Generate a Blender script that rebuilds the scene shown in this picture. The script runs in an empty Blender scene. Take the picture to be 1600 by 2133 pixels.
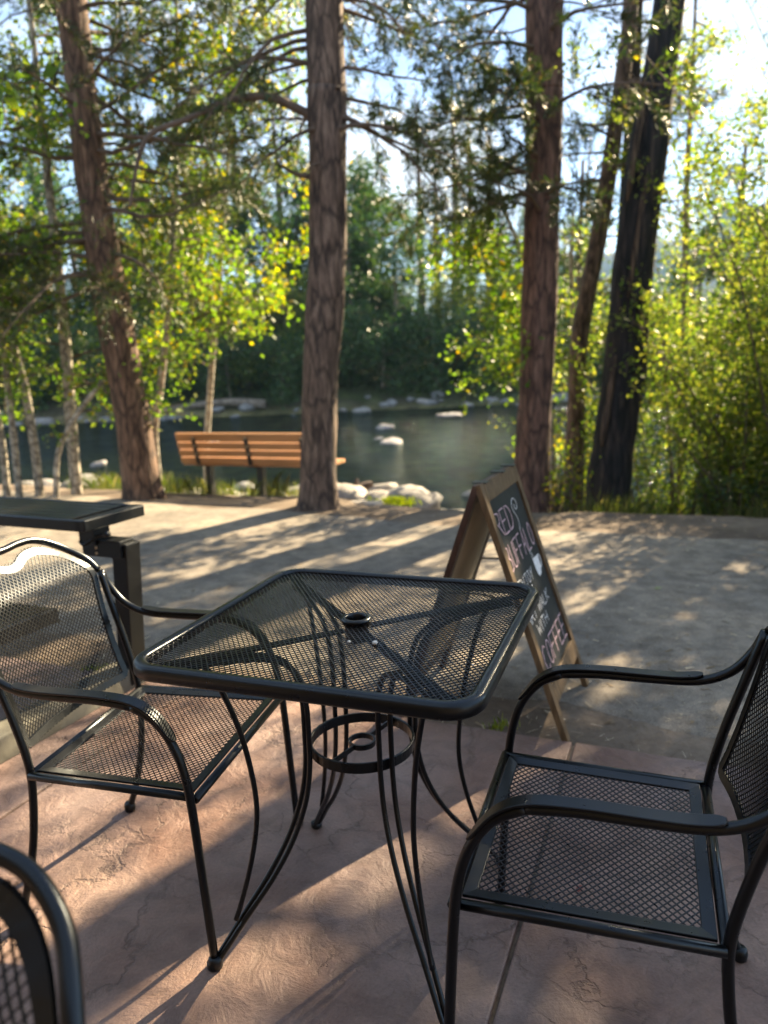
import bpy, math, random
import numpy as np
from mathutils import Vector, Matrix, noise
R_ = math.radians
scene = bpy.context.scene
COL = scene.collection

# ------------------------------------------------------------------ camera
PW, PH, FPX = 1600.0, 2133.0, 1570.0
PITCH, ROLL, CAMH = 0.20183, R_(-2.2), 1.2977
_f = np.array([0, math.cos(PITCH), -math.sin(PITCH)]); _u0 = np.array([0, math.sin(PITCH), math.cos(PITCH)])
_r = math.cos(ROLL)*np.array([1., 0, 0]) + math.sin(ROLL)*_u0
_u = -math.sin(ROLL)*np.array([1., 0, 0]) + math.cos(ROLL)*_u0
CAMO = np.array([0, 0, CAMH])
cam = bpy.data.cameras.new('camera'); camo = bpy.data.objects.new('camera', cam); COL.objects.link(camo)
cam.sensor_fit = 'VERTICAL'; cam.sensor_height = 36; cam.lens = FPX/PH*36
cam.clip_start = .05; cam.clip_end = 5000
camo.matrix_world = Matrix(((_r[0], _u[0], -_f[0], 0), (_r[1], _u[1], -_f[1], 0), (_r[2], _u[2], -_f[2], CAMH), (0, 0, 0, 1)))
cam.dof.use_dof = True; cam.dof.focus_distance = 1.42; cam.dof.aperture_fstop = 3.1
scene.camera = camo
def ray(u, v): return _f + _r*((u-PW/2)/FPX) - _u*((v-PH/2)/FPX)
def onz(u, v, z): d = ray(u, v); return CAMO + d*((z-CAMH)/d[2])
def ony(u, v, y): d = ray(u, v); return CAMO + d*(y/d[1])

# ------------------------------------------------------------------ light
SUN_AZ, SUN_EL = R_(40), R_(31)
w = bpy.data.worlds.new('World'); scene.world = w; w.use_nodes = True
wn = w.node_tree.nodes; sky = wn.new('ShaderNodeTexSky'); sky.sky_type = 'NISHITA'; sky.sun_disc = False
sky.sun_elevation = SUN_EL; sky.sun_rotation = SUN_AZ; sky.air_density = 1.0; sky.dust_density = 1.2; sky.altitude = 2400
_tc = wn.new('ShaderNodeTexCoord'); _mp = wn.new('ShaderNodeMapping'); _mp.inputs['Scale'].default_value = (1, 1, 2.2)
_nz = wn.new('ShaderNodeTexNoise'); _nz.inputs['Scale'].default_value = 3.2; _nz.inputs['Detail'].default_value = 8; _nz.inputs['Roughness'].default_value = .6; _nz.inputs['Distortion'].default_value = .4
_rp = wn.new('ShaderNodeValToRGB'); _rp.color_ramp.elements[0].position = .45; _rp.color_ramp.elements[1].position = .66
_mx = wn.new('ShaderNodeMix'); _mx.data_type = 'RGBA'; _mx.inputs[7].default_value = (4.9, 5.2, 5.6, 1)
_l = w.node_tree.links.new; _l(_tc.outputs['Generated'], _mp.inputs[0]); _l(_mp.outputs[0], _nz.inputs['Vector']); _l(_nz.outputs['Fac'], _rp.inputs[0]); _l(_rp.outputs[0], _mx.inputs[0]); _l(sky.outputs[0], _mx.inputs[6])
_l(_mx.outputs[2], wn['Background'].inputs[0]); wn['Background'].inputs[1].default_value = 0.05
sun = bpy.data.lights.new('sun', 'SUN'); suno = bpy.data.objects.new('sun', sun); COL.objects.link(suno)
sun.energy = 5.0; sun.angle = R_(.53); sun.color = (1, .79, .51)
SD = Vector((math.sin(SUN_AZ)*math.cos(SUN_EL), math.cos(SUN_AZ)*math.cos(SUN_EL), math.sin(SUN_EL)))
suno.rotation_euler = SD.to_track_quat('Z', 'Y').to_euler(); suno.location = (20, 20, 20)
vs = scene.view_settings; vs.view_transform = 'Standard'; vs.look = 'None'; vs.gamma = 1; vs.use_curve_mapping = False; vs.exposure = 2.65
scene.cycles.max_bounces = 8; scene.cycles.transparent_max_bounces = 12; scene.cycles.use_denoising = True

# ------------------------------------------------------------------ materials
def newmat(name):
    m = bpy.data.materials.new(name); m.use_nodes = True; nt = m.node_tree
    return m, nt, nt.nodes['Principled BSDF'], nt.nodes['Material Output']
def nd(nt, t, **kw):
    n = nt.nodes.new('ShaderNode'+t)
    for k, v in kw.items():
        if k in n.inputs: n.inputs[k].default_value = v
        else: setattr(n, k, v)
    return n
def lk(nt, a, b): nt.links.new(a, b)
def coords(nt, scale=(1, 1, 1), kind='Object'):
    tc = nd(nt, 'TexCoord'); mp = nd(nt, 'Mapping'); mp.inputs['Scale'].default_value = scale
    lk(nt, tc.outputs[kind], mp.inputs[0]); return mp.outputs[0]
def ramp(nt, fac, stops):
    r = nd(nt, 'ValToRGB'); e = r.color_ramp.elements
    while len(e) < len(stops): e.new(.5)
    for el, (p, c) in zip(e, stops): el.position = p; el.color = (*c, 1) if len(c) == 3 else c
    lk(nt, fac, r.inputs[0]); return r.outputs[0]
def mixc(nt, fac, a, b, mode='MIX'):
    n = nd(nt, 'Mix', data_type='RGBA', blend_type=mode)
    for s, v in ((0, fac), (6, a), (7, b)):
        if hasattr(v, 'node'): lk(nt, v, n.inputs[s])
        else: n.inputs[s].default_value = v if s == 0 else (*v, 1)
    return n.outputs[2]
def math_(nt, op, a, b=0.):
    n = nd(nt, 'Math', operation=op)
    for i, v in enumerate((a, b)):
        if hasattr(v, 'node'): lk(nt, v, n.inputs[i])
        else: n.inputs[i].default_value = v
    return n.outputs[0]
def noise_(nt, co, scale, detail=4, rough=.55, dist=0.):
    n = nd(nt, 'TexNoise', Scale=scale, Detail=detail, Roughness=rough, Distortion=dist); lk(nt, co, n.inputs['Vector']); return n.outputs['Fac']
def bump(nt, h, strength, dist, prev=None):
    b = nd(nt, 'Bump', Strength=strength, Distance=dist); lk(nt, h, b.inputs['Height'])
    if prev is not None: lk(nt, prev, b.inputs['Normal'])
    return b.outputs[0]
def simple(name, col, rough=.6, var=.25, scale=8, metallic=0, bs=.0, bd=.002, spec=.5, stretch=(1, 1, 1)):
    m, nt, p, o = newmat(name); co = coords(nt, stretch)
    f = noise_(nt, co, scale, 6); a = tuple(c*(1-var) for c in col); b = tuple(min(1, c*(1+var)) for c in col)
    lk(nt, ramp(nt, f, [(.3, a), (.7, b)]), p.inputs['Base Color'])
    p.inputs['Roughness'].default_value = rough; p.inputs['Metallic'].default_value = metallic; p.inputs['Specular IOR Level'].default_value = spec
    if bs: lk(nt, bump(nt, noise_(nt, co, scale*5, 5), bs, bd), p.inputs['Normal'])
    return m
MAT = {}
def metal_black(name='black_enamel', rough=.27, col=(.0012, .0013, .0016)):
    m, nt, p, o = newmat(name); co = coords(nt)
    n = noise_(nt, co, 35, 5)
    lk(nt, ramp(nt, noise_(nt, co, 9, 6), [(.35, col), (.75, tuple(c*1.9 for c in col))]), p.inputs['Base Color'])
    r = nd(nt, 'MapRange'); lk(nt, n, r.inputs[0]); r.inputs[3].default_value = rough-.08; r.inputs[4].default_value = rough+.16
    lk(nt, r.outputs[0], p.inputs['Roughness']); p.inputs['Specular IOR Level'].default_value = .5; p.inputs['Specular Tint'].default_value = (.78, .9, 1, 1)  # bluish specular tint imitates blue sky sheen on the black metal
    lk(nt, bump(nt, noise_(nt, co, 420, 2), .05, .0004), p.inputs['Normal'])
    return m
MAT['black'] = metal_black()
MAT['black_matt'] = metal_black('black_powder_coat', .36, (.0014, .0014, .0016))
MAT['mesh_black'] = metal_black('black_mesh_coat', .42, (.0014, .0014, .0016)); MAT['mesh_black'].node_tree.nodes['Principled BSDF'].inputs['Specular IOR Level'].default_value = .22
MAT['plank_black'] = simple('black_plank', (.010, .009, .0075), .3, .4, 6, 0, .3, .001, .5, (1, 14, 14))
def bark(name, c0, c1, c2, sx=7, sz=1.6, bd=.02):
    m, nt, p, o = newmat(name); co = coords(nt, (sx, sx, sz))
    v = nd(nt, 'TexVoronoi', Scale=1.6, feature='DISTANCE_TO_EDGE'); wv = nd(nt, 'VectorMath', operation='ADD')
    nn = nd(nt, 'TexNoise', Scale=1.2, Detail=4); lk(nt, co, nn.inputs['Vector']); lk(nt, co, wv.inputs[0]); lk(nt, nn.outputs['Color'], wv.inputs[1]); lk(nt, wv.outputs[0], v.inputs['Vector'])
    f1 = noise_(nt, co, 3.2, 7, .65)
    base = ramp(nt, f1, [(.28, c0), (.5, c1), (.75, c2)])
    crack = ramp(nt, v.outputs['Distance'], [(0, (.15, .14, .13)), (.14, (1, 1, 1))])
    lk(nt, mixc(nt, .8, base, crack, 'MULTIPLY'), p.inputs['Base Color'])
    p.inputs['Roughness'].default_value = .9; p.inputs['Specular IOR Level'].default_value = .5; p.inputs['Specular Tint'].default_value = (.78, .9, 1, 1)
    hh = math_(nt, 'ADD', math_(nt, 'MINIMUM', v.outputs['Distance'], .18), math_(nt, 'MULTIPLY', f1, .35))
    lk(nt, bump(nt, hh, .9, bd), p.inputs['Normal']); return m
MAT['bark_pine'] = bark('pine_bark', (.04, .027, .019), (.135, .09, .064), (.28, .20, .145))
MAT['bark_red'] = bark('reddish_pine_bark', (.055, .03, .021), (.135, .073, .05), (.235, .145, .10))
MAT['bark_warm'] = bark('warm_brown_pine_bark', (.05, .028, .018), (.15, .088, .054), (.28, .175, .11))
MAT['bark_grey'] = bark('grey_bark', (.13, .10, .075), (.27, .215, .16), (.42, .35, .27), 6, 2.0)
MAT['bark_char'] = bark('charred_wood', (.008, .007, .007), (.022, .018, .016), (.10, .068, .048), 6, .9, .03)
MAT['bark_aspen'] = bark('pale_aspen_bark', (.20, .17, .13), (.40, .35, .27), (.58, .53, .43), 5, 5, .006)
MAT['twig'] = simple('twig_bark', (.11, .078, .055), .9, .4, 12)
def leafmat(name, stops, trans=.5, rough=.45):
    m, nt, p, o = newmat(name); g = nd(nt, 'NewGeometry')
    c = ramp(nt, g.outputs['Random Per Island'], stops)
    lk(nt, c, p.inputs['Base Color']); p.inputs['Roughness'].default_value = rough; p.inputs['Specular IOR Level'].default_value = .35
    t = nd(nt, 'BsdfTranslucent'); lk(nt, mixc(nt, 1., c, (1., 1., .55), 'MULTIPLY'), t.inputs[0])
    br = nd(nt, 'HueSaturation', Saturation=1.1, Value=1.5); lk(nt, mixc(nt, 1., c, (.9, 1., .55), 'MULTIPLY'), br.inputs['Color']); lk(nt, br.outputs[0], t.inputs[0])
    mx = nd(nt, 'MixShader'); mx.inputs[0].default_value = trans
    lk(nt, p.outputs[0], mx.inputs[1]); lk(nt, t.outputs[0], mx.inputs[2]); lk(nt, mx.outputs[0], o.inputs[0]); return m
MAT['leaf_aspen'] = leafmat('aspen_leaf', [(0, (.075, .135, .03)), (.5, (.125, .185, .04)), (.9, (.20, .235, .06)), (.97, (.36, .29, .04)), (1, (.42, .26, .04))], .55)
MAT['leaf_willow'] = leafmat('willow_leaf', [(0, (.06, .10, .03)), (.45, (.13, .18, .045)), (.8, (.23, .25, .07)), (1, (.36, .32, .10))], .6)
MAT['leaf_yellow'] = leafmat('yellowing_leaf', [(0, (.10, .17, .02)), (.55, (.17, .22, .025)), (.8, (.32, .29, .025)), (1, (.48, .31, .03))], .55)
MAT['leaf_dark'] = leafmat('cottonwood_leaf', [(0, (.03, .07, .03)), (.6, (.055, .105, .04)), (1, (.11, .15, .045))], .35)
MAT['needle'] = leafmat('pine_needle', [(0, (.025, .045, .018)), (.55, (.05, .078, .026)), (.85, (.085, .10, .035)), (1, (.16, .11, .05))], .25)
MAT['needle_far'] = leafmat('spruce_needle', [(0, (.02, .042, .026)), (.7, (.035, .065, .036)), (1, (.06, .085, .04))], .2)
MAT['grass'] = leafmat('grass_blade', [(0, (.05, .08, .02)), (.5, (.10, .13, .03)), (1, (.24, .20, .08))], .4)
MAT['moss'] = leafmat('bright_tuft', [(0, (.16, .22, .02)), (1, (.30, .32, .03))], .4)

# ------------------------------------------------------------------ object helpers
def link(name, me, parent=None, mats=()):
    for m in mats: me.materials.append(m)
    o = bpy.data.objects.new(name, me); COL.objects.link(o)
    if parent is not None: o.parent = parent
    return o
def tag(o, label, cat, group=None):
    o['label'] = label; o['category'] = cat
    if group: o['group'] = group
    return o
def thing(name, label, cat, loc=(0, 0, 0), rz=0, group=None):
    o = bpy.data.objects.new(name, None); COL.objects.link(o); o.empty_display_size = .1
    o.location = loc; o.rotation_euler = (0, 0, rz); return tag(o, label, cat, group)
def struct(o): o['kind'] = 'structure'; return o
def stuff(o): o['kind'] = 'stuff'; return o
def copy_tree(o, parent=None):
    c = o.copy(); COL.objects.link(c); c.parent = parent
    for ch in list(o.children): copy_tree(ch, c)
    return c
class MB:
    def __init__(s): s.v = []; s.f = []
    def add(s, vs_, fs):
        b = len(s.v); s.v += [tuple(map(float, q)) for q in vs_]; s.f += [tuple(i+b for i in q) for q in fs]; return s
    def box(s, c, d, M=None):
        x, y, z = (q/2 for q in d); P = [Vector((i*x, j*y, k*z)) for i in (-1, 1) for j in (-1, 1) for k in (-1, 1)]
        if M is not None: P = [M @ q for q in P]
        c = Vector(c); return s.add([q+c for q in P], [(0, 1, 3, 2), (4, 6, 7, 5), (0, 4, 5, 1), (2, 3, 7, 6), (0, 2, 6, 4), (1, 5, 7, 3)])
    def tube(s, pts, r, n=8, caps=True, flat=None, jit=None, closed=False):
        """sweep; r float or list; flat=(w,h) section in frame (side, up)"""
        P = [Vector(q) for q in pts]; m = len(P); rr = r if hasattr(r, '__len__') else [r]*m
        T = []
        for i in range(m):
            if closed: t = P[(i+1) % m]-P[i-1]
            else: t = P[min(i+1, m-1)]-P[max(i-1, 0)]
            T.append(t.normalized())
        ref = Vector((0, 0, 1)) if abs(T[0].z) < .9 else Vector((0, 1, 0))
        a = T[0].cross(ref).normalized(); V = []
        for i in range(m):
            a = (a-T[i]*a.dot(T[i])).normalized(); b = T[i].cross(a)
            for k in range(n):
                th = 2*math.pi*k/n; q = rr[i]*(1 if jit is None else jit(i, k, P[i], th))
                V.append(P[i]+(a*math.cos(th)+b*math.sin(th))*q)
        F = []
        for i in range(m if closed else m-1):
            j = (i+1) % m
            for k in range(n):
                k2 = (k+1) % n; F.append((i*n+k, i*n+k2, j*n+k2, j*n+k))
        if caps and not closed: F += [tuple(range(n))[::-1], tuple((m-1)*n+k for k in range(n))]
        return s.add(V, F)
    def strip(s, pts, side, w, h):
        """flat bar along pts; side vectors (one or per point), thickness h along cross"""
        P = [Vector(q) for q in pts]; m = len(P); V = []
        for i in range(m):
            t = (P[min(i+1, m-1)]-P[max(i-1, 0)]).normalized(); sd = Vector(side[i] if isinstance(side, list) else side)
            sd = (sd-t*sd.dot(t)).normalized(); nn = t.cross(sd); ww = w[i] if hasattr(w, '__len__') else w
            V += [P[i]+sd*a*ww/2+nn*b*h/2 for a, b in ((-1, -1), (1, -1), (1, 1), (-1, 1))]
        F = []
        for i in range(m-1):
            for k in range(4): F.append((i*4+k, i*4+(k+1) % 4, i*4+4+(k+1) % 4, i*4+4+k))
        F += [(3, 2, 1, 0), tuple((m-1)*4+k for k in range(4))]
        return s.add(V, F)
    def mesh(s, name, smooth=False, bevel=0):
        me = bpy.data.meshes.new(name); me.from_pydata(s.v, [], s.f)
        if smooth: me.shade_smooth()
        me.update(); return me
    def build(s, name, mat, parent=None, smooth=False, bevel=0, autos=None):
        o = link(name, s.mesh(name, smooth), parent, (MAT[mat] if isinstance(mat, str) else mat,))
        if bevel:
            b = o.modifiers.new('bevel', 'BEVEL'); b.width = bevel; b.segments = 2; b.limit_method = 'ANGLE'; b.angle_limit = R_(40)
        return o
def smooth_path(pts, n=6):
    """Catmull-Rom through pts"""
    P = [Vector(q) for q in pts]; Q = [P[0]*2-P[1]]+P+[P[-1]*2-P[-2]]; out = []
    for i in range(1, len(Q)-2):
        for k in range(n):
            t = k/n; a, b, c, d = Q[i-1], Q[i], Q[i+1], Q[i+2]
            out.append(.5*((2*b)+(c-a)*t+(2*a-5*b+4*c-d)*t*t+(3*b-a-3*c+d)*t**3))
    return out+[P[-1]]
def np_mesh(name, V, nv, mat, parent=None, kind=None):
    """V: (N*nv,3) island polygons of nv verts"""
    V = np.asarray(V, np.float32).reshape(-1, 3); n = len(V)//nv
    me = bpy.data.meshes.new(name); me.vertices.add(len(V)); me.vertices.foreach_set('co', V.ravel())
    me.loops.add(len(V)); me.loops.foreach_set('vertex_index', np.arange(len(V), dtype=np.int32))
    me.polygons.add(n); me.polygons.foreach_set('loop_start', np.arange(0, n*nv, nv, dtype=np.int32))
    me.update(calc_edges=True)
    o = link(name, me, parent, (MAT[mat],))
    return o
def unit(a): return a/np.maximum(np.linalg.norm(a, axis=-1, keepdims=True), 1e-9)
def leaf_quads(P, D, L, rng, wid=.3, spread=1.):
    """rhombic leaves at P, long axis D(+random spread), lengths L"""
    n = len(P); A = unit(D+rng.normal(0, spread, (n, 3))); B = unit(np.cross(A, rng.normal(0, 1, (n, 3))))
    L = np.asarray(L).reshape(-1, 1)*np.ones((n, 1)); N = np.cross(A, B)
    v0 = P; v1 = P+A*L*.45+B*L*wid; v2 = P+A*L+N*L*.12; v3 = P+A*L*.45-B*L*wid
    return np.stack([v0, v1, v2, v3], 1).reshape(-1, 3)

# ------------------------------------------------------------------ terrain
E1 = np.array([.926, -.378]); E1 /= np.linalg.norm(E1); E2 = np.array([.378, .926]); E2 /= np.linalg.norm(E2); O2 = np.array([.077, 2.558])
def st(x, y): return (x-O2[0])*E1[0]+(y-O2[1])*E1[1], (x-O2[0])*E2[0]+(y-O2[1])*E2[1]
def xy(s, t): return O2[0]+s*E1[0]+t*E2[0], O2[1]+s*E1[1]+t*E2[1]
NT = ([-60, 0, .3, 3.3, 4.1, 4.5, 5.3, 6.3, 7.6, 9.5, 60], [-.03, -.03, -.016, -.045, -.075, -.15, -.42, -.88, -1.25, -1.5, -1.6])
FT = ([0, 27, 31.5, 33, 34.5, 38, 46, 80, 400, 1500], [-3, -1.6, -1.15, -.82, -.25, .7, 1.8, 4, 7, 9])
WATER = -.9
def smooth01(x): x = np.clip(x, 0, 1); return x*x*(3-2*x)
def gz(x, y):
    s, t = st(x, y)
    sh = 1.15*smooth01((s-1.4)/1.6)+.25*smooth01((-1.2-s)/1.5)
    sh = sh*smooth01((t-3.3)/.8)
    a = np.interp(t-sh, *NT); b = np.interp(y-.07*x, *FT)
    return np.where(y > 20, np.maximum(a, b), a)
def axis_(lo, hi, n, c, k):
    u = np.linspace(-1, 1, n); g = np.sinh(u*k)/math.sinh(k); return np.where(g < 0, c+g*(c-lo), c+g*(hi-c))
gx = axis_(-900, 900, 241, .3, 6.6); gy = axis_(-60, 1200, 301, 6.2, 6.0)
GX, GY = np.meshgrid(gx, gy)
GZ = gz(GX, GY)
rng = np.random.default_rng(5)
amp = np.where(st(GX, GY)[1] > 4.0, .05, .006)+np.where(GY > 33, .15, 0)+np.where(GY > 60, .6, 0)
nz = np.array([noise.fractal(Vector((a*.9, b*.9, 0)), .8, 2.1, 4) for a, b in zip(GX.ravel(), GY.ravel())]).reshape(GX.shape)
sS, tT = st(GX, GY); amp = np.where(tT < .05, 0, amp)
GZ = GZ+nz*amp
ny_, nx_ = GX.shape
V = np.stack([GX, GY, GZ], -1).reshape(-1, 3); idx = np.arange(nx_*ny_).reshape(ny_, nx_)
F = np.stack([idx[:-1, :-1], idx[:-1, 1:], idx[1:, 1:], idx[1:, :-1]], -1).reshape(-1, 4)
me = bpy.data.meshes.new('ground'); me.from_pydata(V.tolist(), [], F.tolist()); me.shade_smooth()
m, nt, p, o_ = newmat('dirt_and_riverbed'); co = coords(nt)
n1 = noise_(nt, co, 1.3, 6); n2 = noise_(nt, co, 22, 6, .7)
dirt = ramp(nt, n1, [(.3, (.10, .078, .058)), (.55, (.185, .148, .112)), (.75, (.28, .23, .175))])
dirt = mixc(nt, .5, dirt, ramp(nt, n2, [(.3, (.45, .42, .4)), (.7, (1.2, 1.2, 1.2))]), 'MULTIPLY')
vo = nd(nt, 'TexVoronoi', Scale=3.0); lk(nt, co, vo.inputs['Vector'])
bed = mixc(nt, .6, ramp(nt, n1, [(.3, (.07, .065, .03)), (.7, (.26, .22, .10))]), ramp(nt, vo.outputs['Color'], [(.2, (.28, .28, .27)), (.8, (.72, .72, .68))]), 'OVERLAY')
sx = nd(nt, 'SeparateXYZ'); lk(nt, co, sx.inputs[0])
low = nd(nt, 'MapRange'); lk(nt, sx.outputs['Z'], low.inputs[0]); low.inputs[1].default_value = -.45; low.inputs[2].default_value = -.85
far = nd(nt, 'MapRange'); lk(nt, sx.outputs['Y'], far.inputs[0]); far.inputs[1].default_value = 32.; far.inputs[2].default_value = 34.
veg = ramp(nt, noise_(nt, co, .8, 6), [(.35, (.045, .04, .025)), (.55, (.05, .065, .025)), (.75, (.12, .12, .05))])
c1 = mixc(nt, low.outputs[0], dirt, bed); c2 = mixc(nt, far.outputs[0], c1, veg)
lk(nt, c2, p.inputs['Base Color']); p.inputs['Roughness'].default_value = .95; p.inputs['Specular IOR Level'].default_value = .15
lk(nt, bump(nt, n2, .7, .02), p.inputs['Normal'])
ground = struct(link('ground', me, None, (m,)))

# dusty asphalt path
def strip_sheet(name, s0, s1, ns, tf0, tf1, ntt, zoff, mat):
    V = []; 
    for i in range(ns+1):
        s = s0+(s1-s0)*i/ns; a, b = tf0(s), tf1(s)
        for j in range(ntt+1):
            t = a+(b-a)*j/ntt; x, y = xy(s, t); edge = min(j, ntt-j)
            V.append((x, y, float(gz(x, y))+zoff*(0 if edge == 0 else 1)))
    F = [(i*(ntt+1)+j, (i+1)*(ntt+1)+j, (i+1)*(ntt+1)+j+1, i*(ntt+1)+j+1) for i in range(ns) for j in range(ntt)]
    me = bpy.data.meshes.new(name); me.from_pydata(V, [], F); me.shade_smooth(); return link(name, me, None, (mat,))
m, nt, p, o_ = newmat('dusty_asphalt'); co = coords(nt)
n1 = noise_(nt, co, .9, 6); n2 = noise_(nt, co, 160, 3, .7); n3 = noise_(nt, co, 9, 6, .7)
c = ramp(nt, n1, [(.3, (.165, .152, .135)), (.5, (.235, .212, .178)), (.75, (.37, .318, .25))])
c = mixc(nt, .75, c, ramp(nt, n2, [(.3, (.35, .35, .36)), (.5, (.9, .9, .9)), (.72, (1.5, 1.45, 1.35))]), 'MULTIPLY')
c = mixc(nt, .8, c, ramp(nt, n3, [(.33, (.5, .48, .46)), (.65, (1.2, 1.18, 1.14))]), 'MULTIPLY')
ck = nd(nt, 'TexVoronoi', Scale=.55, feature='DISTANCE_TO_EDGE'); wv = nd(nt, 'VectorMath', operation='ADD')
wn_ = nd(nt, 'TexNoise', Scale=1.7, Detail=6); lk(nt, co, wn_.inputs['Vector']); lk(nt, co, wv.inputs[0])
sc_ = nd(nt, 'VectorMath', operation='SCALE'); sc_.inputs['Scale'].default_value = 1.1; lk(nt, wn_.outputs['Color'], sc_.inputs[0]); lk(nt, sc_.outputs[0], wv.inputs[1]); lk(nt, wv.outputs[0], ck.inputs['Vector'])
cr = ramp(nt, ck.outputs['Distance'], [(0, (.35, .33, .32)), (.006, (1, 1, 1))])
msk = ramp(nt, noise_(nt, co, .7, 3), [(.5, (0, 0, 0)), (.58, (1, 1, 1))])
c = mixc(nt, msk, c, mixc(nt, 1., c, cr, 'MULTIPLY'))
lk(nt, c, p.inputs['Base Color']); p.inputs['Roughness'].default_value = .9; p.inputs['Specular IOR Level'].default_value = .25
b1 = bump(nt, n2, .55, .006); lk(nt, bump(nt, ck.outputs['Distance'], .0, .01, b1), p.inputs['Normal'])
ns_ = lambda s, k: noise.noise(Vector((s*1.3, k, 0)))*.09+noise.noise(Vector((s*5, k, 0)))*.035
path = struct(strip_sheet('path', -16, 18, 340, lambda s: .25+ns_(s, 1)*1.3, lambda s: 3.28+ns_(s, 7)*1.6+max(0, -s-.3)*.12, 36, .006, m))

# patio: stamped slabs with real joints
m, nt, p, o_ = newmat('stamped_concrete'); co = coords(nt)
oi = nd(nt, 'ObjectInfo')
n1 = noise_(nt, co, 2.1, 7, .6, .5); n2 = noise_(nt, co, 11, 8, .65, .8); n3 = noise_(nt, co, 130, 3, .6); n4 = noise_(nt, co, 1.1, 4)
c = ramp(nt, n1, [(.28, (.10, .05, .036)), (.42, (.18, .105, .078)), (.58, (.235, .155, .122)), (.78, (.35, .24, .175))])
c = mixc(nt, ramp(nt, n4, [(.45, (0, 0, 0)), (.7, (.7, .7, .7))]), c, (.18, .155, .158))
c = mixc(nt, .65, c, ramp(nt, n2, [(.25, (.38, .36, .35)), (.55, (1, 1, 1)), (.8, (1.35, 1.32, 1.3))]), 'MULTIPLY')
c = mixc(nt, .35, c, ramp(nt, n3, [(.3, (.6, .6, .6)), (.7, (1.3, 1.3, 1.3))]), 'MULTIPLY')
# slate-like fold lines
def folds(scale, seed, width):
    wv = nd(nt, 'VectorMath', operation='ADD'); wn2 = nd(nt, 'TexNoise', Scale=scale*1.4, Detail=6, Roughness=.6); lk(nt, co, wn2.inputs['Vector'])
    s2 = nd(nt, 'VectorMath', operation='SCALE'); s2.inputs['Scale'].default_value = .8/scale*1.2; lk(nt, wn2.outputs['Color'], s2.inputs[0]); lk(nt, co, wv.inputs[0]); lk(nt, s2.outputs[0], wv.inputs[1])
    mp = nd(nt, 'Mapping'); mp.inputs['Location'].default_value = (seed, seed*.7, 0); lk(nt, wv.outputs[0], mp.inputs[0])
    vv = nd(nt, 'TexVoronoi', Scale=scale, feature='DISTANCE_TO_EDGE'); lk(nt, mp.outputs[0], vv.inputs['Vector'])
    k = nd(nt, 'MapRange'); k.inputs[1].default_value = 0; k.inputs[2].default_value = width; lk(nt, vv.outputs['Distance'], k.inputs[0])
    mk = ramp(nt, noise_(nt, mp.outputs[0], scale*.9, 3), [(.47, (0, 0, 0)), (.6, (1, 1, 1))])
    return math_(nt, 'MAXIMUM', k.outputs[0], math_(nt, 'SUBTRACT', 1., mk))
fl = math_(nt, 'MULTIPLY', folds(2.2, 3.1, .022), folds(4.6, 9.4, .022))
c = mixc(nt, math_(nt, 'MULTIPLY', math_(nt, 'SUBTRACT', 1., fl), .4), c, (.04, .026, .02))
lk(nt, c, p.inputs['Base Color'])
rg = nd(nt, 'MapRange'); lk(nt, n2, rg.inputs[0]); rg.inputs[3].default_value = .42; rg.inputs[4].default_value = .75; lk(nt, rg.outputs[0], p.inputs['Roughness'])
wr = nd(nt, 'TexNoise', Scale=6, Detail=9, Roughness=.6, Distortion=1.6, noise_type='RIDGED_MULTIFRACTAL'); lk(nt, co, wr.inputs['Vector'])
b1 = bump(nt, fl, .6, .006); b2 = bump(nt, n2, .75, .014, b1); b3 = bump(nt, wr.outputs['Fac'], .10, .008, b2)
lk(nt, bump(nt, n3, .4, .004, b3), p.inputs['Normal'])
MAT['stamped'] = m
MAT['joint'] = simple('joint_sand', (.16, .13, .10), .95, .4, 40)
mb = MB(); q = [xy(s, t) for s, t in ((-7, -6), (6, -6), (6, -.004), (-7, -.004))]
mb.add([(x, y, -.014) for x, y in q]+[(x, y, -.12) for x, y in q], [(0, 1, 2, 3), (7, 6, 5, 4), (0, 4, 5, 1), (1, 5, 6, 2), (2, 6, 7, 3), (3, 7, 4, 0)])
patio = struct(mb.build('patio', 'joint'))
SJ = [-5.525, -4.0, -2.478, -.955, .578, 2.1, 3.62, 5.1]; TJ = [-5.2, -3.35, -1.75, 0.0]
for i in range(len(SJ)-1):
    for j in range(len(TJ)-1):
        g = .005; a, b, c_, d = SJ[i]+g, SJ[i+1]-g, TJ[j]+g, TJ[j+1]-(g if j < 2 else 0)
        if j < 2 and i in (0, 6): continue
        mb = MB(); n = 10; top = []
        for k in range(4*n):
            e, f = divmod(k, n); f /= n
            s, t = [(a+(b-a)*f, c_), (b, c_+(d-c_)*f), (b-(b-a)*f, d), (a, d-(d-c_)*f)][e]
            if j == 2 and e == 2: t += noise.noise(Vector((s*6, 2, 0)))*.006
            top.append(xy(s, t))
        V = [(x, y, 0.0) for x, y in top]+[(x, y, -.1) for x, y in top]; K = len(top)
        mb.add(V, [tuple(range(K))]+[(k, k+K, (k+1) % K+K, (k+1) % K) for k in range(K)])
        mb.build('slab', 'stamped', patio, bevel=.005)

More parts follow.
